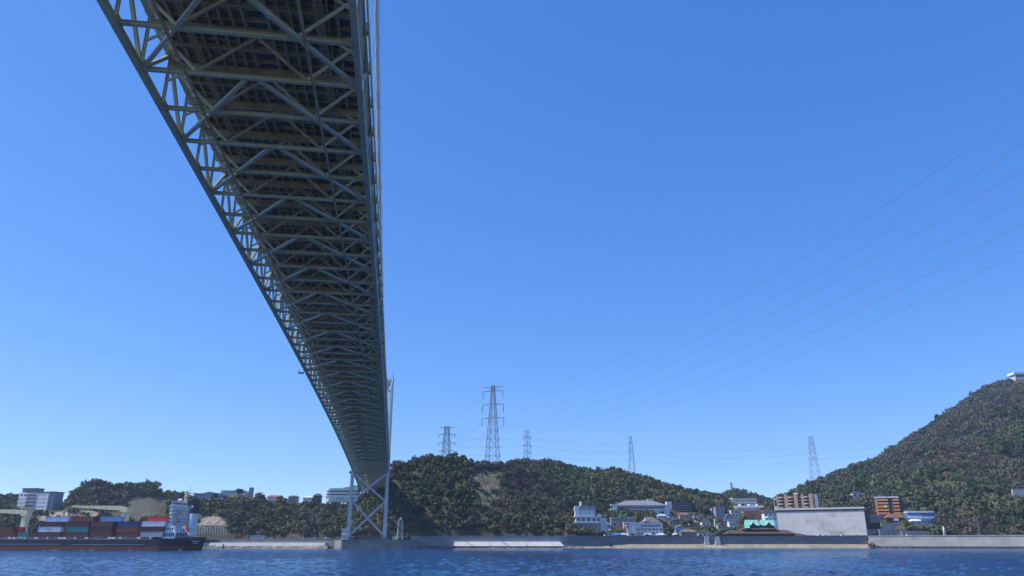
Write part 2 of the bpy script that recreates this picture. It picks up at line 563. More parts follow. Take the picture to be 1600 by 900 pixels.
# ------------------------------------------------------------------ water
def water_material():
    m = bpy.data.materials.new('sea_water')
    m.use_nodes = True
    t = m.node_tree
    b = t.nodes['Principled BSDF']
    b.inputs['IOR'].default_value = 1.33
    b.inputs['Roughness'].default_value = 0.09
    geo = t.nodes.new('ShaderNodeNewGeometry')
    # body colour drifts between blue and green patches of current
    sc1 = t.nodes.new('ShaderNodeVectorMath')
    sc1.operation = 'MULTIPLY'
    sc1.inputs[1].default_value = (0.012, 0.006, 0.0)
    t.links.new(geo.outputs['Position'], sc1.inputs[0])
    n1 = t.nodes.new('ShaderNodeTexNoise')
    n1.inputs['Scale'].default_value = 1
    n1.inputs['Detail'].default_value = 4
    t.links.new(sc1.outputs[0], n1.inputs['Vector'])
    cr = t.nodes.new('ShaderNodeValToRGB')
    cr.color_ramp.elements[0].position = 0.35
    cr.color_ramp.elements[1].position = 0.65
    cr.color_ramp.elements[0].color = (0.001, 0.034, 0.16, 1)
    cr.color_ramp.elements[1].color = (0.002, 0.054, 0.135, 1)
    t.links.new(n1.outputs['Fac'], cr.inputs['Fac'])
    # sparse whitecaps
    sc2 = t.nodes.new('ShaderNodeVectorMath')
    sc2.operation = 'MULTIPLY'
    sc2.inputs[1].default_value = (0.30, 0.16, 0.0)
    t.links.new(geo.outputs['Position'], sc2.inputs[0])
    n2 = t.nodes.new('ShaderNodeTexNoise')
    n2.inputs['Scale'].default_value = 1
    n2.inputs['Detail'].default_value = 6
    n2.inputs['Roughness'].default_value = 0.6
    t.links.new(sc2.outputs[0], n2.inputs['Vector'])
    sc3 = t.nodes.new('ShaderNodeVectorMath')
    sc3.operation = 'MULTIPLY'
    sc3.inputs[1].default_value = (0.02, 0.008, 0.0)
    t.links.new(geo.outputs['Position'], sc3.inputs[0])
    n3 = t.nodes.new('ShaderNodeTexNoise')
    n3.inputs['Scale'].default_value = 1
    n3.inputs['Detail'].default_value = 2
    t.links.new(sc3.outputs[0], n3.inputs['Vector'])
    ad = t.nodes.new('ShaderNodeMath')
    ad.operation = 'MULTIPLY_ADD'
    ad.inputs[1].default_value = 0.55
    t.links.new(n3.outputs['Fac'], ad.inputs[0])
    t.links.new(n2.outputs['Fac'], ad.inputs[2])
    mf = t.nodes.new('ShaderNodeMapRange')
    mf.inputs['From Min'].default_value = 1.06
    mf.inputs['From Max'].default_value = 1.10
    t.links.new(ad.outputs[0], mf.inputs['Value'])
    mx = t.nodes.new('ShaderNodeMix')
    mx.data_type = 'RGBA'
    mx.inputs[7].default_value = (0.75, 0.78, 0.8, 1)
    t.links.new(cr.outputs[0], mx.inputs[6])
    t.links.new(mf.outputs[0], mx.inputs[0])
    t.links.new(mx.outputs[2], b.inputs['Base Color'])
    mr = t.nodes.new('ShaderNodeMapRange')
    mr.inputs['To Min'].default_value = 0.09
    mr.inputs['To Max'].default_value = 0.8
    t.links.new(mf.outputs[0], mr.inputs['Value'])
    t.links.new(mr.outputs[0], b.inputs['Roughness'])
    # chop
    nb = t.nodes.new('ShaderNodeTexNoise')
    nb.inputs['Scale'].default_value = 1.3
    nb.inputs['Detail'].default_value = 6
    nb.inputs['Roughness'].default_value = 0.6
    t.links.new(geo.outputs['Position'], nb.inputs['Vector'])
    bm = t.nodes.new('ShaderNodeBump')
    bm.inputs['Strength'].default_value = 1.0
    bm.inputs['Distance'].default_value = 0.42
    t.links.new(nb.outputs['Fac'], bm.inputs['Height'])
    t.links.new(bm.outputs[0], b.inputs['Normal'])
    return m


WATER = water_material()
rows = np.geomspace(12, SHORE + 6, 430)
cols = np.linspace(-330, 1930, 420)
Ag, Dg = np.meshgrid(cols, rows)
X = (Ag - 800) / FH * Dg
wx, wy = CAMX + X * CY + Dg * SY, -X * SY + Dg * CY
Z = np.zeros_like(wx)
for k in range(46):
    lam = 1.4 * (4.5 / 1.4) ** _rng.random()
    th = R(200) + _rng.normal() * 0.75
    amp = 0.0056 * lam * (0.5 + _rng.random())
    kk = 2 * math.pi / lam
    ph = kk * (wx * math.cos(th) + wy * math.sin(th)) + _rng.random() * 6.28
    fade = np.clip(lam / (0.011 * Dg + 0.3) / 2, 0, 1)
    Z += amp * np.sin(ph) * fade
Z *= 0.55 + 0.9 * fbm(wx, wy, 0.018, 11, 3)
V = np.stack([wx, wy, Z], -1).reshape(-1, 3)
idx = np.arange(len(rows) * len(cols)).reshape(len(rows), len(cols))
Q = np.stack([idx[:-1, :-1], idx[:-1, 1:], idx[1:, 1:], idx[1:, :-1]], -1).reshape(-1, 4)
obj('water', mk_np('water', V, Q, WATER, True), kind='structure')
# the strait beyond the modelled waves
v = [W3(x, d, -0.7) for x, d in ((-1900, -720), (1900, -720), (1900, SHORE + 8), (-1900, SHORE + 8))]
obj('water', mk('water', v, [(0, 1, 2, 3)], WATER), kind='structure')

# ------------------------------------------------------------------ bridge
PL = 9.937
TY = 655.0
WID = 14.5
TD = 9.0


def zb(y):
    yy = min(y, TY)
    z = 66.7 - 0.498 * ((yy - 325) / 100) ** 2
    if y > TY:
        z += (y - TY) * -0.0329
    return z


def zcab(y):
    if y <= TY:
        return 80.0 + 61.4 * ((y - 299) / 356) ** 2
    t = (y - TY) / 178.0
    return 141.4 + (62.0 - 141.4) * t - 4 * 5 * t * (1 - t)


NODE0 = 92.3                                        # a main panel point (two diagonals and bracing meet there)
KMIN, KMAX = -8, 56                                 # panels of the main span that are built
ys = {k: NODE0 + k * PL for k in range(KMIN, KMAX + 1)}
bridge = thing('suspension_bridge', 'long grey-green suspension bridge with deep truss deck crossing the strait', 'bridge')


def sweep(name, x, dz, w, h, m, y0, y1, step=PL, f=zb):
    n = max(1, int(round((y1 - y0) / step)))
    v, fa = [], []
    for i in range(n + 1):
        y = y0 + (y1 - y0) * i / n
        z = f(y) + dz
        for a, b in ((-1, -1), (1, -1), (1, 1), (-1, 1)):
            v.append((x + a * w / 2, y, z + b * h / 2))
    for i in range(n):
        for k in range(4):
            k2 = (k + 1) % 4
            fa.append((i * 4 + k, i * 4 + k2, i * 4 + 4 + k2, i * 4 + 4 + k))
    fa.append((3, 2, 1, 0))
    fa.append(tuple(n * 4 + i for i in range(4)))
    return obj(name, mk(name, v, fa, m), bridge)


Y0, Y1 = ys[KMIN], 650.0
for s in (-1, 1):
    sweep('lower_chord', s * WID, 0, 0.85, 0.88, STEEL, Y0, Y1)
    sweep('upper_chord', s * WID, TD, 0.8, 0.85, STEEL, Y0, Y1)
    sweep('fascia_beam', s * (WID + 0.62), TD + 1.05, 0.14, 0.9, STEEL_D, Y0, Y1)
    sweep('handrail', s * (WID + 0.6), TD + 2.5, 0.10, 0.10, STEEL, Y0, Y1)
    sweep('gantry_rail', s * 8.3, -0.78, 0.26, 0.42, STEEL_D, Y0, Y1)
for x in (-12.9, -11.4, -9.9, -8.2, -6.4, -4.8, -3.2, -1.7, 1.7, 3.2, 4.8, 6.4, 8.2, 9.9, 11.1, 13.3):
    sweep('stringer', x, TD - 0.6, 0.28, 1.0, STEEL_D, Y0, Y1)
for x in (-9.3, -9.0, -8.7, 8.8, 9.1, 9.4):
    sweep('service_pipe', x, TD - 2.3, 0.16, 0.16, STEEL_D, Y0, Y1)

gus = MB().box(-0.06, 0.06, -1.15, 1.15, -0.75, 0.75).mesh('gusset_plate', STEEL)
gus_t = MB().prism([(-1.3, -0.45), (-0.7, -1.15), (0.7, -1.15), (1.3, -0.45), (1.3, 0.45), (-1.3, 0.45)], -0.07, 0.07, 'x').mesh('gusset_plate', STEEL)
brk = MB().box(-0.45, 0.45, -0.5, 0.5, -0.55, 0.5).box(-0.25, 0.25, -0.25, 0.25, 0.5, 1.2).mesh('hanger_socket', STEEL_D)
band = MB().tube([(0, -0.55, 0), (0, 0.55, 0)], 0.47, 12).box(-0.14, 0.14, -0.4, 0.4, -0.75, -0.3).mesh('cable_band', CABLE)
slab_l = MB().box(-13.4, -1.15, 0.05, PL - 0.05, 0, 0.35).mesh('deck_slab', SLAB)
slab_r = MB().box(1.15, 11.3, 0.05, PL - 0.05, 0, 0.35).mesh('deck_slab', SLAB)
kerb = MB().box(-0.2, 0.2, 0.05, PL - 0.05, 0, 0.75).mesh('kerb', SLAB)
def grating(half):
    g_ = MB()
    for gx in np.linspace(-half, half, int(half * 2 / 0.28) + 1):
        g_.box(gx - 0.03, gx + 0.03, 0.05, PL - 0.05, 0, 0.12)
    for gy in np.arange(0.3, PL, 0.62):
        g_.box(-half, half, gy - 0.04, gy + 0.04, -0.34, 0.1)
    return g_


grate = grating(1.1).mesh('median_grating', DARK)
grate_s = grating(0.8).mesh('side_grating', DARK)
lm = MB().box(-0.48, -0.40, 0.05, PL - 0.05, -0.06, 0.06).box(0.40, 0.48, 0.05, PL - 0.05, -0.06, 0.06)
for ry in np.arange(0.4, PL, 1.1):
    lm.box(-0.42, 0.42, ry - 0.05, ry + 0.05, -0.05, 0.05)
rung = lm.mesh('pipe_rack', STEEL_D)

for k in range(KMIN, KMAX + 1):
    y = ys[k]
    z = zb(y)
    zt = z + TD
    main = k % 2 == 0
    for s in (-1, 1):
        x = s * WID
        member('truss_post', (x, y, z + 0.4), (x, y, zt - 0.4), 0.42, 0.4, STEEL, bridge, 'I', up=(1, 0, 0))
        if k < KMAX:
            y2 = ys[k + 1]
            if main:
                member('truss_diagonal', (x, y + 0.4, z + 0.4), (x, y2 - 0.4, zb(y2) + TD - 0.4), 0.52, 0.48, STEEL, bridge, 'box', up=(1, 0, 0))
            else:
                member('truss_diagonal', (x, y + 0.4, zt - 0.4), (x, y2 - 0.4, zb(y2) + 0.4), 0.52, 0.48, STEEL, bridge, 'box', up=(1, 0, 0))
        obj('gusset_plate', gus if main else gus_t, bridge, loc=(x - s * 0.55, y, z + 0.35 if main else zt - 0.35))
        if not main:
            obj('gusset_plate', gus, bridge, loc=(x - s * 0.55, y, z))
        obj('hanger_socket', brk, bridge, loc=(s * (WID + 0.25), y, zt + 0.5))
        zc = zcab(y)
        for dy in (-0.22, 0.22):
            if y > 60 and (s > 0 or dy > 0):
                member('hanger_rope', (s * (WID + 0.0), y + dy, zt + 1.0), (s * WID, y + dy, zc - 0.3), 0.075, 0.075, CABLE, bridge, 'tube')
        sl = (zcab(y + 1) - zcab(y - 1)) / 2
        obj('cable_band', band, bridge, M=Matrix.Translation((s * WID, y, zc)) @ Matrix.Rotation(math.atan(sl), 4, 'X'))
        member('knee_brace', (s * (WID - 0.2), y, z + 4.6), (s * 11.2, y, zt - 2.3), 0.3, 0.3, STEEL, bridge, 'box', up=(0, 1, 0))
        # outrigger bracket carrying the walkway edge
        member('deck_bracket', (s * (WID - 0.3), y, zt + 0.9), (s * (WID + 0.6), y, zt + 0.9), 0.2, 0.4, STEEL_D, bridge)
    # transverse frame
    member('bottom_strut', (-WID + 0.4, y, z), (WID - 0.4, y, z), 0.58, 0.55, STEEL, bridge, 'I')
    member('floor_beam', (-WID + 0.4, y, zt - 1.75), (WID - 0.4, y, zt - 1.75), 0.5, 1.3, STEEL_D, bridge, 'I')
    for xa, za, xb, zbb in ((-WID + 0.4, zt - 2.0, -7.3, z + 0.3), (-7.3, z + 0.3, 0, zt - 2.4), (0, zt - 2.4, 7.3, z + 0.3), (7.3, z + 0.3, WID - 0.4, zt - 2.0)):
        member('sway_brace', (xa, y, za), (xb, y, zbb), 0.34, 0.34, STEEL_D if abs(xa + xb) < 8 else STEEL, bridge, 'box', up=(0, 1, 0))
    if main and k + 2 <= KMAX:
        y2 = ys[k + 2]
        z2 = zb(y2)
        for s in (-1, 1):
            member('lateral_brace', (s * 0.9, y + 0.5, z - 0.05), (s * (WID - 0.5), y2 - 0.35, z2 - 0.05), 0.52, 0.48, STEEL, bridge, 'box')
    if k < KMAX:
        y2 = ys[k + 1]
        rot = math.atan((zb(y2) - z) / PL)
        T = Matrix.Translation((0, y, z)) @ Matrix.Rotation(rot, 4, 'X')
        obj('deck_slab', slab_l, bridge, T @ Matrix.Translation((0, 0, TD - 0.1)))
        obj('deck_slab', slab_r, bridge, T @ Matrix.Translation((0, 0, TD - 0.1)))
        if y > 50:
            obj('median_grating', grate, bridge, T @ Matrix.Translation((0, 0, TD + 0.1)))
            obj('side_grating', grate_s, bridge, T @ Matrix.Translation((12.15, 0, TD + 0.1)))
        for s in (-1, 1):
            obj('kerb', kerb, bridge, T @ Matrix.Translation((s * 13.2, 0, TD + 0.26)))
        if y < 360:
            obj('pipe_rack', rung, bridge, T @ Matrix.Translation((-9.0, 0, TD - 2.45)))
            obj('pipe_rack', rung, bridge, T @ Matrix.Translation((9.1, 0, TD - 2.45)))
        if y > 40:
            yy = y + PL * 0.5
            member('secondary_beam', (-13.6, yy, zb(yy) + TD - 0.95), (13.6, yy, zb(yy) + TD - 0.95), 0.32, 0.75, STEEL_D, bridge, 'I')
        for j in range(4):
            if y > 40:
                yy = y + PL * (j + 0.5) / 4
                member('floor_rib', (-13.6, yy, zb(yy) + TD - 0.45), (13.6, yy, zb(yy) + TD - 0.45), 0.3, 0.55, STEEL_D, bridge, 'I')

for s in (-1, 1):
    pts = [(s * WID, y, zcab(y)) for y in np.linspace(Y0, TY, 70)] + [(s * WID, y, zcab(y)) for y in np.linspace(TY + 9, TY + 178, 16)]
    MB().tube(pts, 0.36, 12).build('main_cable', CABLE, bridge, True)
    for dx in (-0.45, 0.45):
        pts = [(s * WID + dx, y, zcab(y) + 1.15) for y in np.linspace(Y0, TY, 70)]
        MB().tube(pts, 0.03, 5).build('hand_rope', GALV, bridge)
    # small lamp arms along the cable
# maintenance gantry platform hanging off the left truss
g = MB()
yg = 292.0
g.box(-WID - 2.6, -WID - 0.6, yg - 1.2, yg + 1.2, zb(yg) - 1.1, zb(yg) - 0.9)
for gx in (-WID - 2.6, -WID - 0.7):
    for gy in (yg - 1.2, yg + 1.1):
        g.box(gx, gx + 0.1, gy, gy + 0.1, zb(yg) - 0.9, zb(yg) + 0.4)
g.build('maintenance_platform', STEEL_D, bridge)

# side span beyond the far tower: the same truss, too far off to pick its bars apart
sp = MB()
Y2 = TY + 176
for s in (-1, 1):
    sweep('lower_chord', s * WID, 0, 0.95, 0.95, STEEL, TY + 4, Y2)
    sweep('upper_chord', s * WID, TD, 0.9, 0.95, STEEL, TY + 4, Y2)
yy = TY + 5
i = 0
while yy < Y2 - 2:
    z, y2 = zb(yy), yy + PL
    z2 = zb(y2)
    for s in (-1, 1):
        sp.bar((s * WID, yy, z), (s * WID, yy, z + TD), 0.5)
        a, b = (0, TD) if i % 2 == 0 else (TD, 0)
        sp.bar((s * WID, yy, z + a), (s * WID, y2, z2 + b), 0.6)
        if i % 2 == 0:
            sp.bar((0, yy, z), (s * WID, yy + 2 * PL, zb(yy + 2 * PL)), 0.7, 0.6)
        sp.bar((s * WID, yy, z + TD - 2), (s * 7, yy, z), 0.45)
        sp.bar((0, yy, z + TD - 2), (s * 7, yy, z), 0.45)
    sp.bar((-WID, yy, z), (WID, yy, z), 0.8, 0.7)
    sp.bar((-WID, yy, z + TD - 1.5), (WID, yy, z + TD - 1.5), 0.5, 1.3)
    yy += PL
    i += 1
sp.build('side_span_steelwork', STEEL, bridge, kind='stuff')
sweep('side_span_deck', 0, TD + 0.1, 24.5, 0.45, SLAB, TY + 4, Y2)

# far tower
tw = MB


def leg(s):
    v, f = [], []
    prof = [(8.5, 3.3, 4.4), (61, 2.7, 3.8), (100, 2.4, 3.4), (138, 2.1, 3.0)]
    for z, wx_, wy_ in prof:
        c = 0.32                                     # notched corners, as the cellular legs have
        q = [(-wx_ / 2 + c, -wy_ / 2), (wx_ / 2 - c, -wy_ / 2), (wx_ / 2 - c, -wy_ / 2 + c), (wx_ / 2, -wy_ / 2 + c), (wx_ / 2, wy_ / 2 - c), (wx_ / 2 - c, wy_ / 2 - c), (wx_ / 2 - c, wy_ / 2), (-wx_ / 2 + c, wy_ / 2),
             (-wx_ / 2 + c, wy_ / 2 - c), (-wx_ / 2, wy_ / 2 - c), (-wx_ / 2, -wy_ / 2 + c), (-wx_ / 2 + c, -wy_ / 2 + c)]
        v += [(s * WID + a, TY + b, z) for a, b in q]
    for i in range(len(prof) - 1):
        for k in range(12):
            k2 = (k + 1) % 12
            f.append((i * 12 + k, i * 12 + k2, i * 12 + 12 + k2, i * 12 + 12 + k))
    f.append(tuple(range(len(v) - 12, len(v))))
    o = obj('tower_leg', mk('tower_leg', v, f, TOWER), bridge)
    MB().box(s * WID - 1.25, s * WID + 1.25, TY - 2, TY + 2, 137.9, 140.4).box(s * WID - 0.7, s * WID + 0.7, TY - 2.2, TY + 2.2, 140.4, 142.2).build('cable_saddle', TOWER, o)
    MB().box(s * WID - 0.1, s * WID + 0.1, TY - 0.1, TY + 0.1, 142.2, 146.5).build('lightning_rod', GALV, o)
    MB().box(s * WID - 3.4, s * WID + 3.4, TY - 4.4, TY + 4.4, 6.8, 8.7).build('leg_plinth', WALLC, o)


leg(-1)
leg(1)
for z0, z1 in ((10.5, 36.5), (37.5, 59.0), (79, 107), (108, 135.5)):
    member('tower_brace', (-WID + 1.4, TY, z0), (WID - 1.4, TY, z1), 1.5, 1.4, TOWER, bridge, 'box', up=(0, 1, 0))
    zm, zh = (z0 + z1) / 2, 0.9
    xs = WID - 1.4
    for s in (-1, 1):
        member('tower_brace', (s * xs, TY, z1 if s < 0 else z0), (s * 0.9, TY, zm - s * 0.9 * (z1 - z0) / (2 * xs)), 1.496, 1.396, TOWER, bridge, 'box', up=(0, 1, 0))
member('tower_strut', (-WID - 2.9, TY - 0.4, 60.0), (WID + 2.9, TY - 0.4, 60.0), 3.0, 1.7, STEEL_D, bridge)
member('tower_strut', (-WID + 1.2, TY, 77.0), (WID - 1.2, TY, 77.0), 2.8, 2.2, TOWER, bridge)
member('tower_strut', (-WID + 1.2, TY, 137.0), (WID - 1.2, TY, 137.0), 3.2, 4.2, TOWER, bridge)

# ------------------------------------------------------------------ sea walls, quay, beach
TIDE = mat('weed_band', (0.055, 0.058, 0.042), 0.95, 0, 0.3, 0.3, col2=(0.10, 0.095, 0.075))


def wall_run(name, label, x0, x1, d, z0, z1, thick, m, joints=0, cap=None, capm=None, cap_h=0.6, batter=0.0, d2=None):
    """a straight length of sea wall facing the water, in heading-frame columns x0..x1"""
    xa, xb = (x0 - 800) / FH * d, (x1 - 800) / FH * d
    d2 = d if d2 is None else d2                     # the far end may stand nearer to the camera
    pa, pb = W3(xa, d, 0), W3((x1 - 800) / FH * d2, d2, 0)
    dv = pb - pa
    root = thing(name, label, 'sea wall', (pa + pb) / 2, math.atan2(dv.y, dv.x))
    hw = dv.length / 2
    n = max(1, joints)
    pw = 2 * hw / n
    b = MB().prism([(-batter, z0), (thick, z0), (thick, z1), (0, z1)], -pw / 2 + 0.03, pw / 2 - 0.03, 'x')
    me = b.mesh('wall_panel', m)
    for i in range(n):
        obj('wall_panel', me, root, loc=(-hw + (i + 0.5) * pw, 0, 0))
    if z0 < 0:
        MB().prism([(-batter - 0.05, z0 - 0.1), (0.2, z0 - 0.1), (0.2, 1.5), (-batter * 0.8 - 0.05, 1.5)], -hw + 0.02, hw - 0.02, 'x').build('tide_band', TIDE, root)
    if cap:
        MB().box(-hw, hw, -0.35, thick - 0.1, z1, z1 + cap_h).build('coping', capm or m, root)
    return root


wl = wall_run('sea_wall', 'grey upper sea wall carrying the coast road, left of the bridge pier', 300, 522, SHORE + 14, -0.5, 7.1, 1.0, WALLC, 12, True, WALLC, 0.5, d2=645)
wall_run('sea_wall', 'low pale concrete wall above the rocks, left of the bridge pier', 300, 508, SHORE + 9, 1.6, 4.4, 4.8, WALLW, 12, batter=0.6, d2=645)
wall_run('sea_wall', 'grey sea wall hidden behind the ship hull', -700, 300, SHORE + 12, -0.5, 7.1, 1.0, WALLC, 20, True, WALLC, 0.5)
wall_run('sea_wall', 'grey sea wall under the wooded hill right of the bridge pier', 641, 886, SHORE + 1.5, -0.5, 9.6, 1.0, WALLM, 10, True, WALLM, 0.5)
wall_run('sea_wall', 'long grey sea wall in front of the town', 886, 1100, SHORE - 0.5, -0.5, 9.6, 2.8, WALLC, 12, True, WALLC, 0.5)
wall_run('sea_wall', 'grey sea wall behind the sandy strip, before the green-roofed restaurant', 1109, 1356, SHORE - 0.5, -0.5, 9.6, 2.8, WALLC, 13, True, WALLC, 0.5)
wall_run('sea_wall', 'tall beige sea wall at the foot of the mountain, rightmost', 1358, 2100, SHORE - 5, -0.5, 9.6, 7.3, WALLB, 26, True, WALLB, 0.6, batter=0.4, d2=540)
# sloping white apron
r = thing('wave_apron', 'bright white sloping concrete apron in three bays below the sea wall', 'sea wall', A3(798, SHORE - 1, 0), -YAW)
k = SHORE / FH
for i in range(3):
    x0, x1 = (711 + i * 57 - 798) * k, (711 + i * 57 + 56.2 - 798) * k
    lean = 3.4 if i == 2 else 0
    MB().add([(x0 - 1.5, -5, 1.6), (x1, -5, 1.6), (x1, 2.4, 1.6), (x0 - 1.5, 2.4, 1.6), (x0, -0.5, 5.4), (x1 - lean, -0.5, 5.4), (x1 - lean, 2.4, 5.4), (x0, 2.4, 5.4)],
             [(0, 3, 2, 1), (4, 5, 6, 7), (0, 1, 5, 4), (1, 2, 6, 5), (2, 3, 7, 6), (3, 0, 4, 7)]).build('apron_slab', WALLW, r)
# stair buttresses on the long wall
for a, lb in ((1104, 'small pale stair buttress on the sea wall at the near end of the beach'), (1121, 'white ramp block set into the sea wall beside the stairs')):
    r = thing('wall_stair', lb, 'stairs', A3(a, SHORE - 0.5, 0), -YAW)
    for i in range(6):
        MB().box(-2.6 + i * 0.25, 2.6 - i * 0.1, -3.2 + i * 0.5, 2.0, i * 1.55 - 0.2, (i + 1) * 1.55 + 0.3).build('step', WALLW, r)

# quay under the tower
q = thing('quay', 'grey-green stone quay projecting under the bridge tower legs', 'quay', A3(580, 650, 0), -YAW)
k = 640 / FH
poly = [(-64 * k, 45), (-58 * k, -4), (-40 * k, -17), (52 * k, -17), (62 * k, -8), (66 * k, 45)]
QUAY = mat('quay_stone', (0.26, 0.26, 0.225), 0.9, 0, 0.2, 0.15, stain=(0.07, 0.075, 0.06), stain_amt=0.7, stain_scale=(0.08, 0.08, 0.5), bump=0.3)
MB().prism(poly, -1, 6.2, 'z').build('quay_body', QUAY, q)
MB().prism([(x * 1.004, y * 1.004) for x, y in poly], 6.2, 6.8, 'z').build('coping', WALLC, q)
MB().box(-20 * k, 34 * k, -3.4, -2.6, 6.8, 10.2).build('parapet_wall', mat('brown_wall', (0.11, 0.095, 0.075), 0.9), q)

# beach and shore rocks
SAND = mat('beach_sand', (0.36, 0.31, 0.22), 0.95, 0, 0.18, 0.3, col2=(0.27, 0.235, 0.175))
aa = np.linspace(905, 1358, 110)
V, F = [], []
for i, a in enumerate(aa):
    wd = 9 * np.clip((a - 905) / 190, 0.1, 1) + float(vnoise(a, 3, 0.05)) * 3
    for j in range(5):
        t = j / 4
        V.append(A3(a, SHORE - 0.2 - wd * t, 3.3 * np.clip((a - 895) / 90, 0.45, 1) * (1 - t) ** 0.8 - 0.35 * t + float(vnoise(a, j, 0.3)) * 0.15))
for i in range(len(aa) - 1):
    for j in range(4):
        F.append((i * 5 + j, i * 5 + j + 1, i * 5 + j + 6, i * 5 + j + 5))
obj('beach', mk('beach', V, F, SAND, True), kind='structure')
def strip(name, a0, a1, d0, z0, d1, z1, m, turn=0.0):
    n = 60
    V, F = [], []
    for i in range(n + 1):
        a = a0 + (a1 - a0) * i / n
        V += [A3(a, d0 - float(vnoise(a, 7, 0.08)) * 2 + turn * i / n, z0), A3(a, d1 + turn * i / n, z1)]
        if i:
            F.append((2 * i - 2, 2 * i, 2 * i + 1, 2 * i - 1))
    return obj(name, mk(name, V, F, m, True), kind='structure')


ROCK = mat('shore_rock', (0.25, 0.215, 0.16), 0.95, 0, 0.35, 0.5, col2=(0.12, 0.105, 0.08))


def rocks(n, a0, a1, d0, d1, z0, z1, s0, s1, seed, turn=0.0):
    rg = np.random.default_rng(seed)
    b = MB()
    cube = np.array([(-1, -1, -1), (1, -1, -1), (1, 1, -1), (-1, 1, -1), (-1, -1, 1), (1, -1, 1), (1, 1, 1), (-1, 1, 1)], float) * 0.6
    fc = [(0, 3, 2, 1), (4, 5, 6, 7), (0, 1, 5, 4), (1, 2, 6, 5), (2, 3, 7, 6), (3, 0, 4, 7)]
    for i in range(n):
        t = rg.random()
        a = a0 + (a1 - a0) * rg.random()
        p = A3(a, d0 + (d1 - d0) * t + turn * (a - a0) / (a1 - a0), z0 + (z1 - z0) * t)
        s = s0 + (s1 - s0) * rg.random() ** 2
        Rm = np.array(Euler(tuple(rg.random(3) * 6.28)).to_matrix())
        v = (cube * (0.65 + 0.5 * rg.random((8, 3)))) @ Rm.T * s + np.array(p)
        b.add(v, fc)
    return b


strip('foreshore', 300, 512, SHORE + 3, -0.4, SHORE + 8.6, 2.3, ROCK, -55)
strip('foreshore', 640, 910, SHORE - 8, -0.4, SHORE - 1, 1.9, ROCK)
rocks(520, 300, 514, SHORE + 3.5, SHORE + 8.5, -0.3, 1.9, 0.5, 1.4, 3, -54).build('shore_rocks', ROCK, kind='stuff', label='tan riprap boulders along the waterline left of the bridge', cat='rocks')
rocks(500, 700, 905, SHORE - 7, SHORE - 1, -0.3, 1.6, 0.5, 1.3, 4).build('shore_rocks', ROCK, kind='stuff', label='tan boulders below the white apron', cat='rocks')
rocks(420, 1358, 1800, SHORE - 8, SHORE - 5, -0.3, 0.7, 0.4, 1.2, 5, -86).build('shore_rocks', ROCK, kind='stuff', label='dark boulders at the foot of the beige wall', cat='rocks')
rocks(60, 1357, 1372, SHORE - 9, SHORE - 4, 0, 6, 0.8, 2.2, 6).build('shore_rocks', ROCK, kind='stuff', label='dark rubble heaped where grey wall meets beige wall', cat='rocks')

# ------------------------------------------------------------------ container ship
SHIP_D = 430.0
SK = SHIP_D / FH
SHIP_T = -0.16
SHIP_RZ = -YAW + SHIP_T
ship = thing('container_ship', 'black and rust-red container ship with white stern superstructure', 'ship', W3(*at_h(318, 859.8, SHIP_D)[:2], 0), SHIP_RZ)
SX0 = a_of(318, 859.8)


def sx(px, py=845, y=0.0):       # ship-local x of a photograph column, for a point y metres in from the near side
    t = ray(px, py)[0]
    c_, s_ = math.cos(SHIP_T), math.sin(SHIP_T)
    return (t * (SHIP_D + y * c_) - at_h(318, 859.8, SHIP_D)[0] + y * s_) / (c_ - t * s_)


def sz(py, px=200):
    return at_h(px, py, SHIP_D)[2]


LEN, BEAM = 150.0, 24.0
decks = sz(842.5)
# hull lofted from waterline to deck; local x runs to the stern (0), -LEN the bow
st = []
HX = sx(291, 850, 2.4)
for i in range(31):
    t = i / 30
    x = HX - LEN * t
    full = 1.0
    if t < 0.12:
        full = 0.80 + 0.20 * math.sin(t / 0.12 * math.pi / 2)
    if t > 0.78:
        full = math.cos((t - 0.78) / 0.22 * math.pi / 2) ** 0.8
    st.append((x, max(0.02, full)))


def hull_part(name, z0, z1, m, sheer=False):
    v, f = [], []
    for i, (x, b) in enumerate(st):
        t = i / 30
        up = (5.0 * max(0, (t - 0.80) / 0.2)) if sheer else 0
        rake0 = -(1 - z0 / decks) * 1.8 * (1 if t < 0.05 else 0)
        rake1 = -(1 - min(1, z1 / decks)) * 1.8 * (1 if t < 0.05 else 0)
        fl0 = 0.94 if t > 0.75 or t < 0.1 else 1.0
        for z, rk, fl in ((z0, rake0, fl0), (z1, rake1, 1.0)):
            v.append((x + rk, 0 + BEAM / 2 * (1 - b * fl), z + (up if z == z1 else 0)))
        for z, rk, fl in ((z1, rake1, 1.0), (z0, rake0, fl0)):
            v.append((x + rk, BEAM / 2 * (1 + b * fl), z + (up if z == z1 else 0)))
    for i in range(30):
        for k_ in range(4):
            k2 = (k_ + 1) % 4
            f.append((i * 4 + k_, i * 4 + k2, i * 4 + 4 + k2, i * 4 + 4 + k_))
    f.append((0, 1, 2, 3)[::-1])
    f.append((120, 121, 122, 123))
    return obj(name, mk(name, v, f, m), ship)


zr = sz(853)
hull_part('boot_topping', -1.5, zr, BOOT)
hull_part('hull_plating', zr, decks, HULL, True)
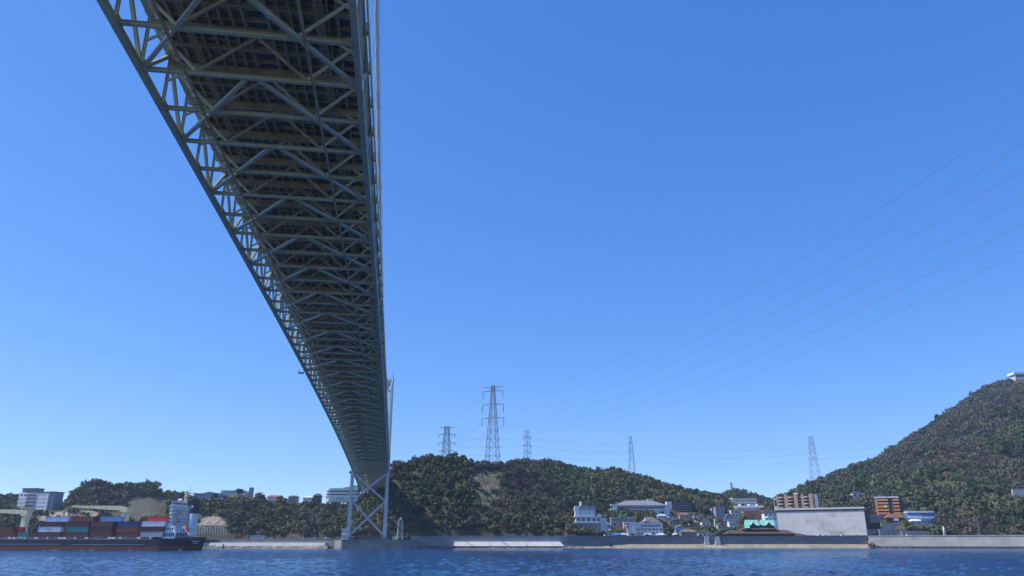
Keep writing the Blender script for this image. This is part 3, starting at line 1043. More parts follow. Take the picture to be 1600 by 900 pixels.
# raised poop bulwark at the stern
pz = sz(839)
MB().prism([(sx(228), decks), (HX + 0.0, decks), (HX + 0.2, pz + 0.1), (sx(236), pz)], 2.3, 2.6, 'y').build('stern_bulwark', HULL, ship)
MB().prism([(sx(228), decks), (HX + 0.0, decks), (HX + 0.2, pz + 0.1), (sx(236), pz)], BEAM - 2.6, BEAM - 2.3, 'y').build('stern_bulwark', HULL, ship)
MB().box(HX - 0.2, HX + 0.2, 2.6, BEAM - 2.6, decks, pz).build('transom_bulwark', HULL, ship)
SHIPW = flat('ship_white', (0.82, 0.83, 0.84), 0.5, var=0.06, stain=(0.45, 0.36, 0.26), stain_amt=0.35, stain_scale=(0.5, 0.5, 0.15))
SHIPG = flat('ship_grey', (0.28, 0.31, 0.34), 0.6, var=0.1)
CREAM = flat('crane_cream', (0.80, 0.70, 0.42), 0.55, var=0.07, stain=(0.35, 0.25, 0.13), stain_amt=0.4, stain_scale=(0.6, 0.6, 0.2))
# rubbing strakes, hatch coaming, posts
for a, b_, py in ((-160, 95, 850.3), (112, 225, 851.0)):
    MB().box(sx(a), sx(b_), -0.14, 0.02, sz(py) - 0.14, sz(py) + 0.14).build('rubbing_strake', SHIPG, ship)
MB().box(sx(-160), sx(232), 2.0, BEAM - 2, decks - 0.1, sz(840.3)).build('hatch_coaming', SHIPG, ship)
MB().box(sx(-160), sx(236), 0.1, 0.22, decks, decks + 0.28).build('deck_rail', SHIPG, ship)
post = MB().box(-0.35, 0.35, 0.15, 1.3, decks - 0.2, sz(838.9)).mesh('lashing_post', SHIPW)
for px in (12, 14.5, 19, 21.5, 37, 54, 57, 73, 91, 93.5, 98, 100.5, 116, 132.5, 135.5, 168, 171, 174.5, 177.5, 187, 214, 217, 234):
    obj('lashing_post', post, ship, loc=(sx(px), 0, 0))
MB().box(sx(143), sx(166), 0.05, 0.35, sz(845.3), sz(842.4)).build('gangway', SHIPW, ship)
# superstructure
SS = {}


def blk(name, px0, px1, py0, py1, y0, y1, m, parent=None):
    pm_ = (py0 + py1) / 2
    x0, x1 = sx(px0, pm_, y0), sx(px1, pm_, y1)
    MB().box(x0, x1, y0, y1, sz(py1), sz(py0)).build(name, m, parent or ship)
    return x0, x1


dx0, dx1 = blk('deck_house', 254, 290, 829.5, 841.5, 1.8, 12, SHIPW)
ex0, ex1 = blk('deck_house', 259, 287, 821, 829.6, 2.4, 11, SHIPW)
ax0, ax1 = blk('accommodation_block', 264, 294, 788, 823, 4, 20, SHIPW)
wx0, wx1 = sx(270, 785, 4), sx(291, 785, 17)
MB().prism([(wx0 - 0.6, sz(788)), (wx1, sz(788)), (wx1, sz(782)), (wx0 + 0.6, sz(782))], 3.4, 18, 'y').build('wheelhouse', SHIPW, ship)
MB().box(wx0 - 0.2, wx1 - 0.3, 3.34, 3.4, sz(786.2), sz(784)).build('wheelhouse_window', GLASS, ship)
MB().box(wx1, wx1 + 0.06, 4, 17, sz(786.0), sz(784)).build('wheelhouse_window', GLASS, ship)
MB().box(wx0 - 0.3, wx1 + 0.3, 3.0, 18.4, sz(782), sz(781.2)).build('wheelhouse_roof', SHIPW, ship)
wme = MB().box(-0.3, 0.3, 3.92, 4.0, 0, 0.75).mesh('cabin_window', GLASS)
wma = MB().box(0, 0.06, -0.35, 0.35, 0, 0.8).mesh('cabin_window', GLASS)
for j, py in enumerate((794, 800, 806, 812, 818)):
    MB().box(ax1, ax1 + 1.5, 4.2, 19.8, sz(py + 0.4), sz(py)).build('balcony_deck', SHIPW, ship)
    MB().box(ax1 + 1.42, ax1 + 1.48, 4.2, 19.8, sz(py - 2.7), sz(py - 2.4)).build('balcony_rail', SHIPW, ship)
    for i in range(2):
        obj('cabin_window', wme, ship, loc=(ax0 + (ax1 - ax0) * (0.3 + 0.4 * i), 0, sz(py - 1.6)))
    for i in range(5):
        obj('cabin_window', wma, ship, loc=(ax1, 6 + i * 3, sz(py - 1.6)))
    MB().bar((ax1 + 0.8, 6 + (j % 2) * 5, sz(py)), (ax1 + 0.8, 11 - (j % 2) * 5, sz(py + 6)), 0.5, 0.15).build('stair_flight', SHIPG, ship)
for i in range(5):
    MB().box(dx0 + 0.8 + i * 1.3, dx0 + 1.8 + i * 1.3, 1.75, 1.82, sz(838), sz(832.5)).build('deck_house_opening', GLASS, ship)
for i in range(3):
    MB().box(ex0 + 0.8 + i * 1.5, ex0 + 1.7 + i * 1.5, 2.35, 2.42, sz(827), sz(824.5)).build('deck_house_window', GLASS, ship)
for i in range(3):
    MB().box(dx1, dx1 + 0.06, 3 + i * 3, 5 + i * 3, sz(838), sz(832.5)).build('deck_house_opening', GLASS, ship)
fx0, fx1 = sx(294.5, 818, 9), sx(308.5, 818, 14.5)
MB().prism([(fx0, 9), (fx1 - 0.5, 9), (fx1, 9.5), (fx1, 14.5), (fx1 - 0.5, 15), (fx0, 15)], sz(841), sz(801)).build('funnel_casing', SHIPW, ship)
fun = MB().prism([(fx0 + 0.2, 9.3), (fx1 - 0.5, 9.3), (fx1 - 0.1, 9.8), (fx1 - 0.1, 14.2), (fx1 - 0.5, 14.7), (fx0 + 0.2, 14.7)], sz(801), sz(777.5)).build('funnel', HULL, ship)
MB().box(fx0 + 0.5, fx1 - 0.8, 9.22, 9.29, sz(792), sz(788.2)).build('funnel_emblem', SHIPW, fun)
MB().tube([(fx0 + 1.2, 11, sz(778)), (fx0 + 1.2, 11, sz(774.5))], 0.4, 10).build('exhaust_pipe', HULL, fun)
MB().tube([(fx0 + 1.4, 13, sz(778)), (fx0 + 1.4, 13, sz(775.5))], 0.3, 10).build('exhaust_pipe', HULL, fun)
mx_ = sx(292, 772, 12)
ms = MB().prism([(mx_ - 1.0, sz(783)), (mx_ + 1.0, sz(783)), (mx_ + 0.5, sz(766)), (mx_ - 0.5, sz(766))], 11.2, 12.8, 'y').build('mast', CREAM, ship)
MB().box(mx_ - 0.6, mx_ + 2.4, 10, 14.5, sz(768.4), sz(767.6)).build('radar_platform', CREAM, ms)
MB().box(mx_ - 0.4, mx_ + 2.8, 10, 14, sz(773.6), sz(772.8)).build('radar_platform', CREAM, ms)
MB().box(mx_ - 0.5, mx_ + 0.5, 10.0, 14.0, sz(766.0), sz(765.2)).build('radar_scanner', SHIPW, ms)
MB().tube([(mx_ + 1.8, 12, sz(768)), (mx_ + 1.8, 12, sz(757.5))], 0.12, 6).build('aerial', SHIPG, ms)
for px, py in ((281, 778), (284, 779.5)):
    MB().lathe([(0.1, 0), (0.55, 0.2), (0.8, 0.9), (0.55, 1.5), (0.1, 1.7)], sx(px, py, 10), 10, 12).build('radome', SHIPW, ship, True, loc=(0, 0, sz(782)))
# free-fall lifeboat on its slanted launching frame
ORANGE = flat('lifeboat_orange', (0.75, 0.14, 0.04), 0.5, var=0.05)
p0, p1 = Vector((sx(286, 820, 6), 6.0, sz(819))), Vector((sx(299, 834, 6), 6.0, sz(834)))
fr = MB().bar(p0 + Vector((0, -0.9, -0.8)), p1 + Vector((0, -0.9, -0.8)), 0.4).bar(p0 + Vector((0, 0.9, -0.8)), p1 + Vector((0, 0.9, -0.8)), 0.4).bar(p1 + Vector((0, 0, -0.8)), (p1.x, 6, decks), 0.35)
fr.build('launching_frame', SHIPW, ship)
d = p1 - p0
bt = MB().tube([p0 + d * t for t in (0.12, 0.2, 0.36, 0.52, 0.66, 0.74)], [0.3, 0.75, 0.95, 0.9, 0.6, 0.15], 10)
bt.build('lifeboat', ORANGE, ship, True)
for px in (296, 300, 312):
    MB().lathe([(0.45, 0), (0.5, 0.5), (0.3, 0.6), (0.3, 1.0), (0.5, 1.2)], sx(px, 840, 8), 8, 10).build('mooring_bollard', flat('bollard_yellow', (0.5, 0.42, 0.06)), ship, loc=(0, 0, pz - 0.3))
# name marks on the transom, too small to read
for i in range(6):
    MB().box(HX - 0.05, HX + 0.02, 8.2 + i * 1.2, 9.0 + i * 1.2, decks - 1.3, decks - 0.8).build('stern_mark', SHIPW, ship)
for i in range(4):
    MB().box(HX - 0.05, HX + 0.02, 9.4 + i * 1.2, 10.2 + i * 1.2, decks - 2.3, decks - 1.9).build('stern_mark', SHIPW, ship)


def deck_crane(post_px, boom_px0, py_top, py_boom_end, label_):
    x = sx(post_px, 805, 12)
    MB().prism([(x - 1.7, decks), (x + 1.7, decks), (x + 1.35, sz(py_top + 8)), (x - 1.35, sz(py_top + 8))], 10.5, 13.5, 'y').build('crane_post', CREAM, ship)
    h = MB().box(x - 1.9, x + 2.0, 9.9, 14.1, sz(py_top + 8), sz(py_top)).build('crane_house', CREAM, ship)
    xe = sx(boom_px0, py_boom_end, 12)
    for y in (10.4, 13.2):
        MB().prism([(xe, sz(py_boom_end) - 0.3), (x - 6, sz(py_top) - 1.6), (x - 1.8, sz(py_top) - 1.1), (x - 1.8, sz(py_top) + 0.5), (x - 5.5, sz(py_top) + 0.9), (xe, sz(py_boom_end) + 0.45)], y, y + 0.5, 'y').build('jib_girder', CREAM, ship)
    MB().bar((x - 5.2, 12, sz(py_top) - 1.2), (x - 1.5, 12, sz(py_top + 7)), 0.6).build('luffing_strut', CREAM, ship)
    for t in (0.05, 0.35, 0.65, 0.92):
        xx = xe + (x - 2 - xe) * t
        zz = sz(py_boom_end) + (sz(py_top) - sz(py_boom_end)) * t
        MB().box(xx - 0.2, xx + 0.2, 10.9, 13.2, zz - 0.15, zz + 0.15).build('jib_tie', CREAM, ship)


deck_crane(41, -45, 795, 793, '')
deck_crane(196, 115, 790, 788, '')

# containers
CT = {'brown': (0.15, 0.048, 0.038), 'rust': (0.21, 0.065, 0.04), 'darkbrown': (0.095, 0.030, 0.032), 'white': (0.66, 0.69, 0.72), 'teal': (0.03, 0.22, 0.20), 'navy': (0.025, 0.05, 0.15), 'sky': (0.16, 0.32, 0.58), 'red': (0.48, 0.035, 0.03), 'pale blue': (0.52, 0.60, 0.75), 'grey': (0.40, 0.42, 0.44)}
CM = {k_: flat('container_' + k_.replace(' ', '_'), c_, 0.55, var=0.1, scale=0.8, stain=(0.12, 0.06, 0.04), stain_amt=0.3, stain_scale=(0.5, 0.5, 0.2)) for k_, c_ in CT.items()}
CH = 2.75
_cm = {}


def cont_mesh(L, colour):
    key = (round(L, 1), colour)
    if key not in _cm:
        b = MB()
        n = max(8, int(L / 0.35))
        poly = []                                    # corrugated plan outline
        for i in range(n + 1):
            x = 0.15 + (L - 0.3) * i / n
            poly.append((x, 0.04 if (i // 1) % 2 == 0 else 0.13))
        poly2 = [(x, 2.44 - y) for x, y in poly][::-1]
        b.prism(poly + poly2, 0.16, CH - 0.12)
        fr_ = MB()
        for y in (0, 2.28):
            fr_.box(0, L, y, y + 0.16, 0, 0.16).box(0, L, y, y + 0.16, CH - 0.13, CH)
            for x in (0, L - 0.18):
                fr_.box(x, x + 0.18, y, y + 0.16, 0.16, CH - 0.13)
        for x in (0.002, L - 0.182):
            fr_.box(x, x + 0.18, 0.16, 2.28, CH - 0.12, CH - 0.01).box(x, x + 0.18, 0.16, 2.28, 0.01, 0.16)
        dr = MB().box(L - 0.10, L - 0.02, 0.17, 1.21, 0.17, CH - 0.13).box(L - 0.10, L - 0.02, 1.23, 2.27, 0.17, CH - 0.13)
        _cm[key] = (b.mesh('corrugated_body', CM[colour]), fr_.mesh('corner_frame', CM[colour]), dr.mesh('end_door', CM[colour]))
    return _cm[key]


def container(px0, px1, tier, colour, label, row=0, text=None):
    py = 839.4 - 8.0 * tier
    y = 0.35 + row * 2.6
    x0, x1 = sx(px0, py, y), sx(px1, py, y)
    z0 = sz(838.9) + tier * (CH + 0.03)
    r_ = thing('shipping_container', label, 'container', ship.location + Matrix.Rotation(SHIP_RZ, 3, 'Z') @ Vector((x0, y, z0)), SHIP_RZ, 'containers stacked on the ship')
    me = cont_mesh(x1 - x0, colour)
    for n_, m_ in zip(('corrugated_body', 'corner_frame', 'end_door'), me):
        obj(n_, m_, r_)
    if text:
        cu = bpy.data.curves.new('lettering', 'FONT')
        cu.body = text
        cu.size = 1.25
        cu.align_x = 'CENTER'
        cu.align_y = 'CENTER'
        cu.space_character = 1.75
        cu.extrude = 0.015
        cu.offset = 0.02
        cu.materials.append(DARK)
        tmp = bpy.data.objects.new('lettering_curve', cu)
        o = obj('lettering', bpy.data.meshes.new_from_object(tmp), r_)
        bpy.data.objects.remove(tmp)
        o.location = ((x1 - x0) / 2, 0.0, CH / 2)
        o.rotation_euler = (math.pi / 2, 0, 0)
    return r_


container(-32, 3, 0, 'brown', 'brown container at the bow side of the ship, bottom tier, cut by the frame')
container(3, 22, 0, 'rust', 'short rust-brown container left of the teal one, bottom tier')
container(-16, 19, 1, 'rust', 'rust-red container on top of the two-high stack by the forward crane')
container(19.5, 34, 1, 'red', 'short dark red container beside the forward crane post', 1)
container(27.5, 44, 0, 'teal', 'short teal container at the foot of the forward crane')
container(44.5, 57, 0, 'brown', 'short brown container between the teal one and the white lettered stack')
container(57.5, 92.5, 0, 'brown', 'brown container beneath the white lettered container')
container(59, 93.5, 1, 'white', 'white container with three widely spaced black letters on its side', text='APL')
container(62, 97, 2, 'darkbrown', 'dark maroon container just above the white lettered container')
container(71, 106, 3, 'pale blue', 'pale bluish-white container at the top of the white lettered stack')
container(101, 136, 0, 'brown', 'brown container under the long teal container')
container(103, 137, 1, 'teal', 'long teal container in the second tier amidships')
container(104, 138.5, 2, 'darkbrown', 'dark maroon container on top of the long teal container')
container(110, 145, 3, 'rust', 'rust-red container on the topmost tier amidships')
container(139, 173, 0, 'brown', 'brown container, lowest in the all-brown stack of three')
container(139.5, 173.5, 1, 'darkbrown', 'maroon container, middle of the all-brown stack of three')
container(140, 174, 2, 'brown', 'brown container, top of the all-brown stack of three')
container(156, 189, 3, 'sky', 'light blue container on the top tier before the aft crane', 1)
container(145.5, 155.5, 3, 'darkbrown', 'short dark maroon container between rust-red and light blue ones on top', 1)
container(180, 215, 0, 'brown', 'brown container, lowest of the stack topped by a navy one')
container(180.5, 215.5, 1, 'rust', 'rust-brown container directly under the navy container')
container(182, 216.5, 2, 'navy', 'navy blue container on top of the stack aft of the crane')
container(218.5, 253, 0, 'grey', 'pale grey container, bottom tier beside the superstructure')
container(220, 254.5, 1, 'darkbrown', 'maroon container sandwiched between two pale containers')
container(221, 256, 2, 'white', 'white container, third tier beside the superstructure')
container(229, 261, 3, 'red', 'bright red container on the top tier beside the superstructure', 1)
for nm, a, b_, tr, co in (('brown', 94, 100, 0, 'brown'), ('rust', 94, 102, 1, 'rust')):
    container(a - 4, b_ + 3, tr, co, ('lower' if tr == 0 else 'upper') + ' container glimpsed in the gap left of the long teal container', 3)
for tr, co, wh in ((0, 'brown', 'lowest'), (1, 'darkbrown', 'middle'), (2, 'rust', 'upper')):
    container(171, 182, tr, co, wh + ' container glimpsed in the gap right of the all-brown stack', 2)
    container(212, 222, tr, ('darkbrown', 'brown', 'darkbrown')[tr], wh + ' container glimpsed in the gap left of the pale containers', 2)
    container(134, 143, tr, ('darkbrown', 'brown', 'brown')[tr], wh + ' container glimpsed in the gap left of the all-brown stack', 2)

# wash along the hull
FOAM = flat('white_foam', (0.8, 0.82, 0.83), 0.9, var=0.05)
rg = np.random.default_rng(21)
fo = MB()
for i in range(75):
    px = rg.uniform(-120, 300)
    if vnoise(px, 1.0, 0.05) < 0.42 or (px > 140 and rg.random() < 0.75):
        continue
    x, y = sx(px, 860), -rg.uniform(0.6, 5.5)
    n = 9
    a_, b_ = rg.uniform(0.8, 2.4), rg.uniform(0.2, 0.6)
    v = [ship.location + Matrix.Rotation(SHIP_RZ, 3, 'Z') @ Vector((x, y, 0.26))]
    v += [ship.location + Matrix.Rotation(SHIP_RZ, 3, 'Z') @ Vector((x + a_ * math.cos(t) * rg.uniform(0.6, 1.2), y + b_ * math.sin(t) * rg.uniform(0.6, 1.2), 0.20)) for t in np.linspace(0, 6.283, n, endpoint=False)]
    fo.add(v, [(0, 1 + j, 1 + (j + 1) % n) for j in range(n)])
fo.build('wash_foam', FOAM, kind='stuff', label='white wash breaking along the ship hull', cat='foam')

# ------------------------------------------------------------------ buildings
KEEP = []                                            # (px0, px1, py0, py1, distance): sight lines that stay clear of trees


class B:
    """a building seen nearly square on; x in photo columns from px0, z in photo rows above the base, y in metres back from the front"""

    def __init__(s, name, label, px0, px1, py_base, py_top, d=None, rz=0.0, cat='building', keep=True, group=None, sink=1.5, clear=0, lowcut=0):
        pxc = (px0 + px1) / 2
        d = d or hit(pxc, py_base)
        s.d, s.k = d, d / FH * 1.0
        xr, _, z = at_h(px0, py_base, d)
        s.z0 = z
        s.root = thing(name, label, cat, W3(xr, d, z), -YAW + rz, group)
        s.W = (px1 - px0)
        s.H = (py_base - py_top)
        a_ = 800 + FH * ray(pxc, py_base)[0]
        low = float(np.min(land_z(np.full(12, a_), np.linspace(d - 2, d + 14, 12))))
        s.sink = max(sink, z - low + 0.6)
        if keep:
            KEEP.append((px0 - 1, px1 + 1, py_top - 1, py_base + clear - lowcut, d))

    def box(s, name, x0, x1, z0, z1, y0, y1, m, parent=None):
        k = s.k
        zz0 = z0 * k if z0 > 0 else z0 * k - s.sink
        return MB().box(x0 * k, x1 * k, y0, y1, zz0, z1 * k).build(name, m, parent or s.root)

    def poly(s, name, pts, y0, y1, m, parent=None):
        return MB().prism([(x * s.k, z * s.k) for x, z in pts], y0, y1, 'y').build(name, m, parent or s.root)

    def wins(s, xs, zs, w, h, y=-0.0, m=None, name='window'):
        k = s.k
        me = MB().box(0, w * k, y - 0.05, y + 0.12, 0, h * k).mesh(name, m or GLASS)
        sill = MB().box(-0.08, w * k + 0.08, y - 0.14, y + 0.02, -0.12, 0.0).mesh('sill', WHITE)
        for x in xs:
            for z in zs:
                o = obj(name, me, s.root, loc=(x * k, 0, z * k))
                obj('sill', sill, o)

    def hip(s, name, x0, x1, y0, y1, z0, z1, inset, m, over=0.5):
        k = s.k
        a, b = x0 * k - over, x1 * k + over
        c, d = y0 - over, y1 + over
        zz0, zz1 = z0 * k, z1 * k
        i = inset * k
        ym = (c + d) / 2
        v = [(a, c, zz0), (b, c, zz0), (b, d, zz0), (a, d, zz0), (a, c, zz0 + 0.25), (b, c, zz0 + 0.25), (b, d, zz0 + 0.25), (a, d, zz0 + 0.25), (a + i, ym, zz1), (b - i, ym, zz1)]
        f = [(0, 3, 2, 1), (0, 1, 5, 4), (1, 2, 6, 5), (2, 3, 7, 6), (3, 0, 4, 7), (4, 5, 9, 8), (5, 6, 9), (6, 7, 8, 9), (7, 4, 8)]
        return MB().add(v, f).build(name, m, s.root)


TAN = flat('tan_tile', (0.40, 0.28, 0.20), 0.8, var=0.08)
TERRA = flat('orange_tile', (0.56, 0.25, 0.12), 0.8, var=0.08)
GREYB = flat('grey_render', (0.30, 0.31, 0.34), 0.85, var=0.08, stain=(0.18, 0.18, 0.19), stain_amt=0.4, stain_scale=(0.4, 0.4, 0.06))
LGREY = flat('light_grey_render', (0.60, 0.61, 0.63), 0.85, var=0.06, stain=(0.33, 0.33, 0.34), stain_amt=0.4, stain_scale=(0.4, 0.4, 0.06))
DBROWN = flat('dark_timber', (0.045, 0.030, 0.024), 0.8, var=0.2)
ROOFD = flat('dark_roof_tile', (0.055, 0.055, 0.065), 0.7, var=0.15)
ROOFG = flat('grey_roof', (0.25, 0.245, 0.26), 0.75, var=0.1)
ROOFBR = flat('brown_roof', (0.20, 0.155, 0.12), 0.8, var=0.1)
MINT = flat('mint_copper_roof', (0.30, 0.66, 0.50), 0.6, var=0.06)
PGREEN = flat('pale_green_panel', (0.52, 0.66, 0.60), 0.7, var=0.05)
BRICK = flat('brick_red', (0.28, 0.085, 0.06), 0.85, var=0.12)
PINK = flat('pink_render', (0.50, 0.36, 0.34), 0.85, var=0.08)
BLUE = flat('blue_sheet', (0.06, 0.20, 0.50), 0.6, var=0.08)
BLUEW = flat('blue_white_panel', (0.42, 0.55, 0.75), 0.6, var=0.08)
REDP = flat('red_paint', (0.42, 0.05, 0.03), 0.6, var=0.1)

# white hotel on the left bluff
b = B('hotel', 'white four-storey hotel with grey centre bay above the ship', 25, 98, 796, 763, 790, -0.24)
b.box('wall', 0, 57, 0, 25.5, 0, 14, WHITE)
b.box('side_wing', 57, 66, 0, 25.5, 1.5, 13, GREYB)  # shaded end of the white hotel, painted in as grey
b.box('centre_bay', 16.5, 33, -1, 23.5, -0.8, 2, GREYB)
for z in (4, 9.5, 15, 20):
    b.box('balcony_opening', 18, 26, z, z + 2.4, -0.86, -0.7, GLASS)
    b.box('balcony_opening', 27, 32, z, z + 2.4, -0.86, -0.7, GLASS)
b.box('roof_slab', 14, 66.5, 25.5, 26.6, -0.4, 14.2, DARK)
b.box('penthouse', 3.5, 28, 25.5, 31.5, 1, 12, GREYB)
b.box('penthouse_window', 4.5, 26, 27, 29.5, 0.9, 1.05, GLASS)
b.box('penthouse_roof', 3, 28.6, 31.5, 32.6, 0.5, 12.5, DARK)
b.box('roof_vent', 30, 34, 26.6, 29.5, 4, 8, GREYB)
b.wins([1.0, 5, 9.2, 13.2], (3, 9, 14.6), 1.7, 1.9)
b.wins([35, 39, 43.2, 47.4, 51.6], (3, 9, 14.6, 20.4), 1.7, 1.9)
b.box('top_window', 3, 7, 20.5, 23, -0.06, 0.1, GLASS)
b.box('top_window', 9.5, 15, 20.5, 23, -0.06, 0.1, GLASS)

# buildings along the top of the left bluff
b = B('warehouse', 'long low blue-grey building on the bluff right of the ship mast', 304, 346, 778, 768.5, 782)
b.box('wall', 0, 42, 0, 6.5, 0, 14, flat('slate_blue_panel', (0.28, 0.34, 0.46), 0.8, var=0.06))
b.box('end_wall', -2.2, 0, 0, 8, -0.5, 10, WHITE)
b.poly('roof', [(-0.5, 6.5), (42.5, 6.5), (36, 7.6), (22, 9.6), (14, 7.6)], -0.4, 14.4, ROOFG)
b.wins([3, 8, 13], (3,), 3.2, 1.1)
b = B('warehouse', 'long grey building with pale green roof and end tower on the bluff', 344, 393, 775, 761, 786)
b.box('wall', 0, 41, 0, 6, 0, 14, LGREY)
b.poly('roof', [(-0.5, 6), (42, 6), (38, 8.7), (2, 8.7)], -0.4, 14.4, flat('sage_roof', (0.40, 0.44, 0.36), 0.7))
b.box('stair_tower', 44, 48.5, 0, 13.5, 2, 8, GREYB)
b = B('house', 'red-roofed house peeping over the trees on the bluff', 417, 433, 780, 773, 786)
b.box('wall', 1, 15, 0, 3.5, 0, 9, WHITE)
b.hip('roof', 0, 16, 0, 9, 3.5, 7, 4, flat('red_roof', (0.45, 0.13, 0.10), 0.7))
for i, (x0, x1, py, lb, m_) in enumerate(((450, 464, 774, 'small grey flat-roofed hut left of the white hut on the bluff', GREYB), (473, 487, 775, 'small white hut among dark roofs on the bluff', WHITE), (489, 500, 771, 'small dark tower house left of the round pale-green building', ROOFD))):
    b = B('house', lb, x0, x1, 783, py, 784)
    w_, h_ = x1 - x0, 783 - py
    b.box('wall', 0, w_, 0, h_ * 0.65, 0, 8, m_)
    b.hip('roof', 0, w_, 0, 8, h_ * 0.65, h_, 3, ROOFD if i != 1 else WHITE)
    b.wins([w_ * 0.2, w_ * 0.6], (h_ * 0.25,), 2, 1.2)
# rounded pale green building left of the tower
b = B('observation_hall', 'pale green building with rounded stacked balconies left of the bridge tower', 503, 548, 783.5, 757, 784)
k = b.k


def rounded(x0, x1, ry, y1):
    pts = []
    for i in range(13):
        t = math.pi / 2 + math.pi * i / 12
        pts.append((x0 * k + ry * 0.9 + ry * 0.9 * math.cos(t), ry + ry * math.sin(-t)))
    pts = [(x1 * k, 0)] + sorted(pts, key=lambda p: 0)[:0] + [(x0 * k + ry * 0.9 - ry * 0.9 * math.sin(math.pi * i / 12), ry - ry * math.cos(math.pi * i / 12)) for i in range(13)] + [(x1 * k, 2 * ry)]
    return pts


for nm, x0, z0, z1, ry, m_ in (('ground_storey', 4, -1, 7.5, 6, PGREEN), ('balcony_ring', 0.5, 7.5, 9.6, 7.6, WHITE), ('window_band', 4.5, 9.6, 11.8, 5.8, GLASS), ('balcony_ring', 0.5, 11.8, 14.4, 7.6, WHITE), ('window_band', 5, 14.4, 16.6, 5.6, GLASS),
                                ('balcony_ring', 3, 16.6, 19.0, 6.6, PGREEN), ('upper_storey', 5, 19.0, 20.6, 5.2, WHITE)):
    MB().prism(rounded(x0, 56, ry, 0), z0 * k, z1 * k, 'z').build(nm, m_, b.root)
b.poly('roof', [(20, 19), (56, 19), (56, 25.5), (46, 24)], 1, 14, flat('sage_sheet_roof', (0.25, 0.40, 0.36), 0.6))
for i in range(5):
    b.box('sign_mark', 22 + i * 2.6, 24 + i * 2.6, 4.2, 5.8, -0.06, 0.05, flat('sign_grey', (0.2, 0.28, 0.26)))

# white hall with five big windows
b = B('hall', 'white hall with five tall windows and a rooftop tank near the shore', 897, 947, 830, 783, 727, lowcut=13)
b.box('base', 4, 42, 0, 12, 1, 14, GREYB)
b.box('terrace_slab', 1, 43, 12, 13.6, -1.2, 14, WHITE)
b.box('window_storey', 3, 42, 13.6, 21, 0, 14, LGREY)
b.wins([5.5, 13, 21, 29.5, 36.8], (15,), 4.6, 4.6)
b.box('eave', 0.5, 43, 21, 22.2, -0.8, 14.6, LGREY)
b.poly('upper_block', [(8.5, 22.2), (34, 22.2), (34, 38), (9.5, 38)], 0.6, 14, LGREY)
b.box('parapet', 9, 34.6, 33, 38.6, 0.3, 14.4, GREYB)
b.poly('curved_gable', [(2, 22.2), (8.6, 22.2), (8.6, 34), (6.5, 38.5), (3, 38), (1.4, 34), (3, 29)], 0.3, 10, WHITE)
MB().lathe([(1.2, 0), (1.2, 3.2), (1.0, 3.6), (0.3, 3.9)], 12.2 * b.k, 4, 12).build('water_tank', WHITE, b.root, loc=(0, 0, 38.4 * b.k))
b.box('side_wing', 42, 52, 0, 20, 2, 12, LGREY)
b.poly('side_roof', [(36, 22.3), (46, 22.3), (44, 25), (40, 26.5)], 2, 5, WHITE)
for i in range(9):
    b.box('terrace_post', 5 + i * 4.1, 5.6 + i * 4.1, 9.5, 12, -0.9, -0.4, WHITE)

# wide hall on the slope with a big hipped roof
b = B('assembly_hall', 'wide hall with broad grey hipped roof standing on the wooded slope', 953, 1048, 803, 779, None, lowcut=7)
b.box('lower_wall', 10, 50, 0, 3.5, 0, 18, LGREY)
b.box('lower_window', 12, 30, 3.5, 6.2, 0.6, 1, GLASS)
b.box('lower_wall', 10.2, 88, 0, 9, 1, 18, LGREY)
b.box('window_band', 18, 72, 9.0, 11, 0.2, 1, GLASS)
b.box('soffit', 8, 92, 11, 13, -0.8, 19, LGREY)
b.hip('roof', 8, 90, -0.8, 19, 13, 21, 20, ROOFG, 0.6)
for z0, z1, x0 in ((13, 15, 2), (8, 13.5, 5.5), (5.5, 8, 1), (2, 4.5, 8)):
    b.box('balcony', x0, 12, z0, z1, -1.6, 6, WHITE)
b.box('roof_plant', 55, 59, 18, 22, 8, 12, LGREY)
b.box('roof_plant', 62, 72, 18, 23.5, 8, 13, PGREEN)
b.box('end_wall', 86, 95, 0, 10, -0.4, 16, LGREY)
# dark block
b = B('apartment_block', 'dark brown apartment block beside the wide hipped hall', 1043, 1083, 800, 784, None)
b.box('wall', 8, 40, 0, 15, 0, 12, DBROWN)
b.box('end_gable', 0, 8, 0, 16, 1, 10, WHITE)
for z in (2, 5.5, 9, 12.3):
    b.box('floor_band', 8.5, 39.5, z, z + 0.5, -0.15, 0.1, GREYB)
b.wins([10 + i * 4.2 for i in range(7)], (3, 6.5, 10), 2.4, 1.7, m=flat('dim_glass', (0.05, 0.06, 0.09), 0.3))
# pink building with awning
b = B('inn', 'pinkish inn with turquoise awning behind the white office block', 955, 995, 824, 803, None)
b.box('wall', 0, 40, 0, 14, 0, 10, PINK)
b.box('centre_bay', 12, 26, 0, 15, -0.6, 5, TAN)
b.poly('awning', [(13, 15), (26, 15), (24, 18.5), (15, 18.5)], -1.4, 2, flat('turquoise_canopy', (0.08, 0.42, 0.36), 0.6))
b.wins([2, 5.5, 8.8, 28, 31.5, 35], (10,), 2.4, 2.2)
b.wins([2, 5.5, 28, 31.5, 35], (4,), 2.4, 2.2)
b.box('roof_slab', -0.5, 40.5, 14, 14.8, -0.5, 10.5, WHITE)
